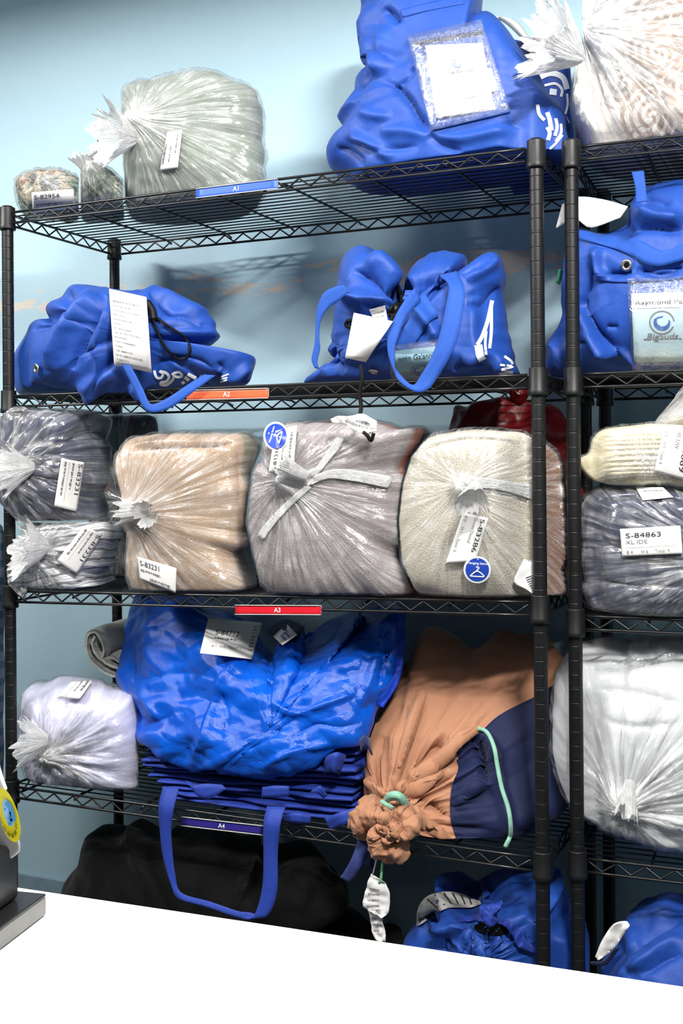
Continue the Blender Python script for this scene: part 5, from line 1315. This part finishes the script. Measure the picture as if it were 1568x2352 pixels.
# rosette
q = Soft([(816, 1880), (826, 1855), (850, 1840), (880, 1838), (912, 1848), (945, 1862), (968, 1886), (952, 1912), (934, 1932), (918, 1956), (885, 1963), (855, 1952), (838, 1925)], -.05, .045, .05, (886, 1892), nA=240, nF=70, nf=2.2, k=1)
th, r = q.th, q.r
pts = q.flat()
spir = np.cos(3 * th + 5.5 * np.log(np.maximum(r, .05)) + 1.6 * noise(pts * 18).reshape(th.shape))
q.disp(.011 * spir * sstep(.02, .4, r) * (1 - .6 * sstep(1.0, 1.6, r))); q.disp(.007 * ridge(pts * 38, 2)).noise(60, .003, 2)
q.build('rosette', M_tan, t)
for i in range(6):
    f = i / 5
    A = [(884 + 2 * f, 1836 + 9 * f), (893 + 3 * f, 1824 + 12 * f), (910 + 2 * f, 1821 + 15 * f), (926 - 2 * f, 1830 + 16 * f), (938 - 8 * f, 1850 + 10 * f)]
    y = [-.05, -.074, -.082, -.074, -.05]
    cord('cord_wrap', [at(u, v, yy - .004 * math.sin(PI * f)) for (u, v), yy in zip(A, y)], .0034, M_mint, t, 24)
ribbon('cord_tail', [(870, 1842, -.085), (885, 1852, -.095), (897, 1862, -.095)], [(876, 1836, -.085), (892, 1846, -.095), (904, 1854, -.095)], M_mint, t, .003, 12)
ribbon('side_strap', [(828, 1895, -.05), (818, 1940, -.06), (805, 1975, -.07), (788, 2005, -.07), (780, 2015, -.07)], [(856, 1930, -.05), (842, 1970, -.06), (828, 1990, -.07), (812, 2015, -.07), (800, 2026, -.07)], cloth('navy_webbing', (40, 52, 104), .7, .15, 500, .6), t, .0025, 30)
ribbon('side_strap', [(838, 1940, -.03), (830, 1965, -.03), (826, 1980, -.03)], [(862, 1950, -.03), (858, 1975, -.03), (853, 1995, -.03)], M_navy, t, .0025, 12)
ribbon('side_strap', [(824, 1700, .02), (836, 1688, -.01), (850, 1695, .02)], [(828, 1725, .02), (842, 1712, -.01), (856, 1735, .02)], cloth('navy_webbing', (40, 52, 104), .7, .15, 500, .6), t, .0025, 12)
t2 = thing('hanging_label', 'pair of crumpled white labels hanging from the duffel on a green string', 'label', at(862, 2150, -.07))
cord('string', [at(880, 1955, -.06), at(878, 1985, -.065), at(874, 2020, -.07), at(870, 2028, -.07)], .0026, cloth('green_string', (96, 150, 104), .7), t2, 20)
cord('string', [at(868, 1955, -.06), at(862, 1985, -.065), at(856, 2008, -.07)], .0014, cloth('pale_string', (150, 165, 160), .7), t2, 20)
for (A, Bq, y) in (([(840, 2050), (832, 2080), (845, 2095), (852, 2140), (862, 2160), (870, 2164)], [(872, 2060), (870, 2090), (876, 2105), (880, 2130), (884, 2150), (884, 2164)], -.062), ([(850, 2008), (840, 2040), (830, 2080), (845, 2092), (870, 2108)], [(880, 2025), (892, 2050), (893, 2075), (890, 2098), (878, 2108)], -.072)):
    g = np.array([[at(u, v, y) for (u, v) in row] for row in egrid(A, Bq, 24, 8)]); g[..., 1] += (.004 * ridge(g.reshape(-1, 3) * 50, 2)).reshape(g.shape[:2])
    o = sheet('crumpled_slip', g, M_paper, t2, .0006); G2 = np.swapaxes(g, 0, 1); p = Print(G2); [p.dashes(.15, .6, .25 + .12 * i, .05, i) for i in range(5)]; p.build('printing', M_inkl, o)
# ---- bottom shelf
def sc(s): s.noise(4, .014, 2).noise(12, .005, 2).creases([([(230, 1920), (300, 1960), (420, 1975), (600, 1990)], -.012, 10, 'v'), ([(560, 2010), (555, 2060), (540, 2100)], .01, 14), ([(660, 1990), (700, 2040), (690, 2100)], .008, 16)])
t, s = softbag('black_bag', 'large slumped black cloth bag on bottom shelf behind the hanging strap loop', [(143, 2045), (180, 1985), (186, 1950), (206, 1916), (255, 1900), (300, 1886), (400, 1890), (520, 1905), (640, 1930), (720, 1946), (762, 1990), (806, 2052), (785, 2100), (770, 2250), (700, 2330), (300, 2330), (150, 2300), (130, 2150)],
    None, .14, .15, .22, M_blackc, Z5, sc, k=.8, nf=2.4, part='sack')
t, s = softbag('black_bag', 'low flat black cloth bag between the large black bag and tied blue bag', [(775, 2112), (840, 2118), (900, 2148), (938, 2180), (955, 2330), (860, 2350), (778, 2340), (772, 2200)],
    None, .12, .10, .2, M_blackc, Z5, lambda s: s.noise(7, .006, 2), k=.9, nf=2.4, part='sack')
def sc(s):
    fabric(s, .6, 7).pleats(2.4, .012, 0, 5, .1, .8)
    _strong(s, [([(1005, 2050), (1080, 2040), (1180, 2060)], -.018, 10, 'v'), ([(1020, 2030), (1080, 2040), (1140, 2025), (1220, 2000)], .012, 14), ([(950, 2150), (1010, 2135), (1070, 2140)], .016, 11), ([(1060, 2200), (1075, 2165), (1078, 2140)], .014, 10), ([(1120, 2210), (1110, 2170), (1100, 2140)], .014, 10), ([(1140, 2140), (1180, 2160), (1220, 2200)], -.014, 8, 'v'), ([(1050, 2215), (1070, 2180), (1085, 2150)], -.014, 7, 'v')])
t, s = softbag('laundry_bag', 'tied blue laundry bag with a printed slip at the right end of the bottom shelf', [(930, 2175), (960, 2130), (998, 2105), (1004, 2030), (1020, 2017), (1090, 2020), (1180, 2005), (1240, 1995), (1290, 2018), (1304, 2060), (1340, 2120), (1350, 2200), (1350, 2330), (1250, 2400), (1000, 2390), (930, 2330)],
    (1110, 2130), .14, .15, .2, M_blue, Z5, sc, k=.8, nf=2.2)
bt = s.bvh()
g = lay(egrid([(955, 2128), (960, 2085), (985, 2056), (1040, 2048), (1102, 2070)], [(968, 2122), (1000, 2100), (1030, 2085), (1080, 2084), (1104, 2076)], 20, 6), bt, .012, False, .0)
o = sheet('printed_slip', g, plain('grey_printed_paper', (176, 176, 172), .65), t, .0006); p = Print(g); [p.rect(.15 + .1 * i, .12, .17 + .1 * i, .8, 1) for i in range(8)]; p.build('printing', M_ink, o)
strap('neck_opening', [(1080, 2130), (1110, 2118), (1150, 2125), (1180, 2130)], [(1100, 2142), (1125, 2148), (1150, 2148), (1175, 2142)], bt, M_blackc, t, .002)
strap('bow_end', [(1050, 2108), (1090, 2100), (1120, 2096)], [(1052, 2118), (1092, 2114), (1120, 2118)], bt, M_strap2, t, .012)
strap('bow_end', [(1142, 2108), (1180, 2120), (1210, 2160), (1235, 2185)], [(1140, 2118), (1165, 2135), (1190, 2175), (1225, 2190)], bt, M_strap2, t, .010)
kn = Soft([(1102, 2085), (1120, 2078), (1155, 2070), (1150, 2085), (1140, 2100), (1142, 2115), (1120, 2126), (1106, 2112)], -.03, .018, .02, None, 80, 24, 12, 2.2, 2.2, 1); kn.noise(50, .006, 2); kn.build('bow_knot', M_strap2, t)
def sc(s): fabric(s, .6, 7).creases([([(1420, 2160), (1480, 2110), (1568, 2070)], .016, 14), ([(1430, 2200), (1500, 2140), (1568, 2110)], -.014, 9, 'v'), ([(1440, 2230), (1500, 2190), (1568, 2150)], .014, 14), ([(1470, 2240), (1530, 2200), (1568, 2190)], -.012, 9, 'v')])
t, s = softbag('laundry_bag', 'slouching blue laundry bag in the lower right corner on the right unit', [(1385, 2230), (1420, 2150), (1450, 2098), (1500, 2066), (1568, 2050), (1700, 2035), (1820, 2150), (1820, 2400), (1600, 2430), (1400, 2420)],
    None, .13, .15, .22, M_blue, B2(4), sc, k=.8, nf=2.4)
g = lay(egrid([(1365, 2200), (1382, 2160), (1410, 2122), (1440, 2118)], [(1372, 2208), (1400, 2190), (1425, 2158), (1446, 2125)], 16, 5), None, 0, True, .02)
g[..., 1] += (.005 * ridge(g.reshape(-1, 3) * 40, 2)).reshape(g.shape[:2]); sheet('paper_slip', g, M_paper, t, .0006)
ribbon('tie_cord', [(1355, 2210, .02), (1385, 2208, .01), (1410, 2180, .0)], [(1358, 2216, .02), (1392, 2216, .01), (1425, 2176, .0)], M_navy, t, .003, 16)
# ---- shelf edge labels
def shelf_label(text, label, quad, col, y=-.0085):
    Q = np.array([at(u, v, y) for u, v in quad]); ctr = Q.mean(0)
    t = thing('shelf_label', label, 'label', ctr)
    a = np.linspace(0, 1, 13)[None, :, None]; b = np.linspace(0, 1, 5)[:, None, None]
    P = Q[0] * (1 - a) * (1 - b) + Q[1] * a * (1 - b) + Q[2] * a * b + Q[3] * (1 - a) * b
    back = P + np.array([0, .002, 0]); e = .05
    sheet('holder', back[:, :] + np.array([0, 0, 0]), plain('clear_label_holder', (150, 150, 152), .3), t, .0015)
    c = sheet('card', P, plain('label_card_' + text, col, .4, 0, .4, .03, 30), t, .0005)
    p = Print(P); p.text(text, .5, .74, .5, None, True, 'c'); p.build('lettering', M_white, c)
    for (z0, nm) in ((0, 'lip'), (4, 'lip')):
        b_ = MB(); b_.tube([P[z0, i] + np.array([0, -.001, 0]) for i in range(13)], .0011, 6); b_.build(nm, plain('holder_lip', (170, 168, 164), .3), t, True)
shelf_label('A1', 'blue shelf label A1 clipped to the top shelf', [(450, 434), (637, 411), (637, 433), (450, 455)], (46, 86, 206))
shelf_label('A2', 'orange shelf label A2 on the second shelf', [(428, 897), (616, 892), (616, 914), (428, 919)], (226, 98, 62))
shelf_label('A3', 'red shelf label A3 on the third shelf', [(540, 1390), (737, 1391), (737, 1412), (540, 1411)], (204, 28, 44))
shelf_label('A4', 'dark purple blue shelf label A4 on the fourth shelf', [(417, 1876), (605, 1897), (604, 1918), (416, 1896)], (44, 36, 124))
# ------------------------------------------------------------------ counter-top device at the left edge
def device():
    zt = CZ + .0146
    p0 = atz(106, 2052, zt); A = atz(0, 2130, zt) - p0; B = atz(48, 2036, zt) - p0
    A = A / np.linalg.norm(A); B = B - A * (B @ A); B = B / np.linalg.norm(B)
    t = thing('counter_machine', 'grey and white counter machine with yellow sticker on black foot at left edge', 'machine', p0 * np.array([1, 1, 0]) + np.array([0, 0, CZ]))
    m_b = plain('black_device_plastic', (26, 25, 25), .3, 0, .5, .08, 40); m_g = plain('grey_device_plastic', (146, 146, 147), .45, 0, .4, .03); m_w = plain('white_device_plastic', (226, 228, 230), .4, 0, .4, .02); m_e = plain('grey_foot_edge', (112, 110, 108), .4)
    def prism(name, poly, d, mat, bev, label=None):
        b = MB(); b.prism(poly, d); o = b.build(name, mat, t, False, label); m = o.modifiers.new('bevel', 'BEVEL'); m.width = bev; m.segments = 3; return o
    q = [p0, p0 + A * .22, p0 + A * .22 + B * .16, p0 + B * .16]
    prism('foot', [x - np.array([0, 0, .002]) for x in q], (0, 0, .002), m_b, .0008)
    prism('foot_edge', [x - np.array([0, 0, .0136]) for x in q], (0, 0, .0114), m_e, .0008, 'grey edge of the foot')
    c = atz(46, 2062, zt)
    h = at(46, 1930, c[1])[2] - zt
    prism('column', [c, c + A * .09, c + A * .09 + B * .06, c + B * .06], (0, 0, h), m_b, .004)
    Y = c[1] - .012
    prof = [(49, 1946), (46, 1956), (38, 1964), (0, 1992), (-150, 2085), (-330, 2085), (-330, 1480), (-90, 1480), (-40, 1620), (0, 1755)]
    P = [at(u, v, Y) for u, v in prof]
    rd = ray(0, 1850); prism('body', P, rd / np.linalg.norm(rd) * .07, m_g, .004)
    prof = [(12, 1815), (-6, 1826), (-150, 1900), (-300, 1900), (-300, 1500), (-105, 1500), (-50, 1640)]
    prism('face_plate', [at(u, v, Y - .0015) for u, v in prof], (0, .003, 0), m_w, .001, 'white face plate')
    G = pgrid([(-14, 1812), (26, 1806), (62, 1928), (16, 1938)], 16, 16); S_ = np.array([[at(u, v, Y - .003) for u, v in r] for r in G])
    R = .5 * min(np.linalg.norm(S_[0, 0] - S_[0, -1]), 9)
    def oval(P, a, b, f0, f1, n=44):
        o = Print(P); q_ = np.linspace(0, 2 * PI, n + 1); o._add([(a + f1 * math.cos(x) / 2, b + f1 * math.sin(x) / 2) for x in q_] + [(a + f0 * math.cos(x) / 2, b + f0 * math.sin(x) / 2) for x in q_], [(i, i + 1, n + 2 + i, n + 1 + i) for i in range(n)]); return o
    y_ = oval(S_, .5, .5, 0, 1).build('round_sticker', plain('yellow_sticker', (240, 226, 40), .4, 0, .4, .03), t, 'yellow round sticker')
    S2 = S_ + np.array([0, -.0007, 0]); oval(S2, .55, .45, 0, .5).build('sticker_emblem', plain('pale_blue_emblem', (150, 206, 240), .4), y_, 'pale blue emblem')
    S3 = S_ + np.array([0, -.0014, 0]); o = Print(S3)
    for (pts, w_) in (([(.62, .26), (.74, .34), (.78, .5), (.72, .62)], .004), ([(.68, .44), (.62, .52), (.5, .56)], .002), ([(.66, .56), (.56, .64), (.44, .66)], .0022), ([(.5, .36), (.44, .4)], .0015)): o.line(pts, w_, 20)
    o.build('emblem_marks', plain('blue_emblem', (70, 150, 220), .4), y_)
    o = Print(S3)
    for k in range(26):
        an = PI * (.15 + .95 * k / 25); r0, r1 = .33, .41 
        if k % 4 == 3: continue
        o.line([(.5 + r0 * math.cos(an), .5 + r0 * math.sin(an)), (.5 + r1 * math.cos(an + .02), .5 + r1 * math.sin(an + .02))], .0008, 4)
    o.build('sticker_print', plain('olive_print', (150, 138, 20), .5), y_)
device()
# ------------------------------------------------------------------ plaid roll beyond the left post
def plaid():
    t = NT('blue_plaid'); P = t.obj(); s = t.n('SeparateXYZ'); t.L.new(P, s.inputs[0])
    f = t.math('MULTIPLY', t.math('ADD', t.math('GREATER_THAN', t.math('SINE', t.math('MULTIPLY', s.outputs[2], 160.0)), .2), t.math('GREATER_THAN', t.math('SINE', t.math('MULTIPLY', s.outputs[0], 160.0)), .2)), .5)
    t.p(Base_Color=t.mix(f, lin((104, 116, 124)), lin((44, 68, 96))), Roughness=.85); return t.m
s = Soft([(-110, 1240), (-70, 1195), (-20, 1186), (4, 1196), (10, 1260), (10, 1500), (8, 1800), (8, 2200), (4, 2330), (-110, 2330), (-112, 1800)], .12, .06, .07, None, 90, 24, 14, 2.2, 2.2, .9)
s.noise(9, .004, 2); s.V[..., 2] = np.maximum(s.V[..., 2], .002)
t = thing('rolled_blanket', 'blue plaid rolled blanket standing beyond the left post', 'blanket', base_of(s)); s.build('blanket_roll', plaid(), t)
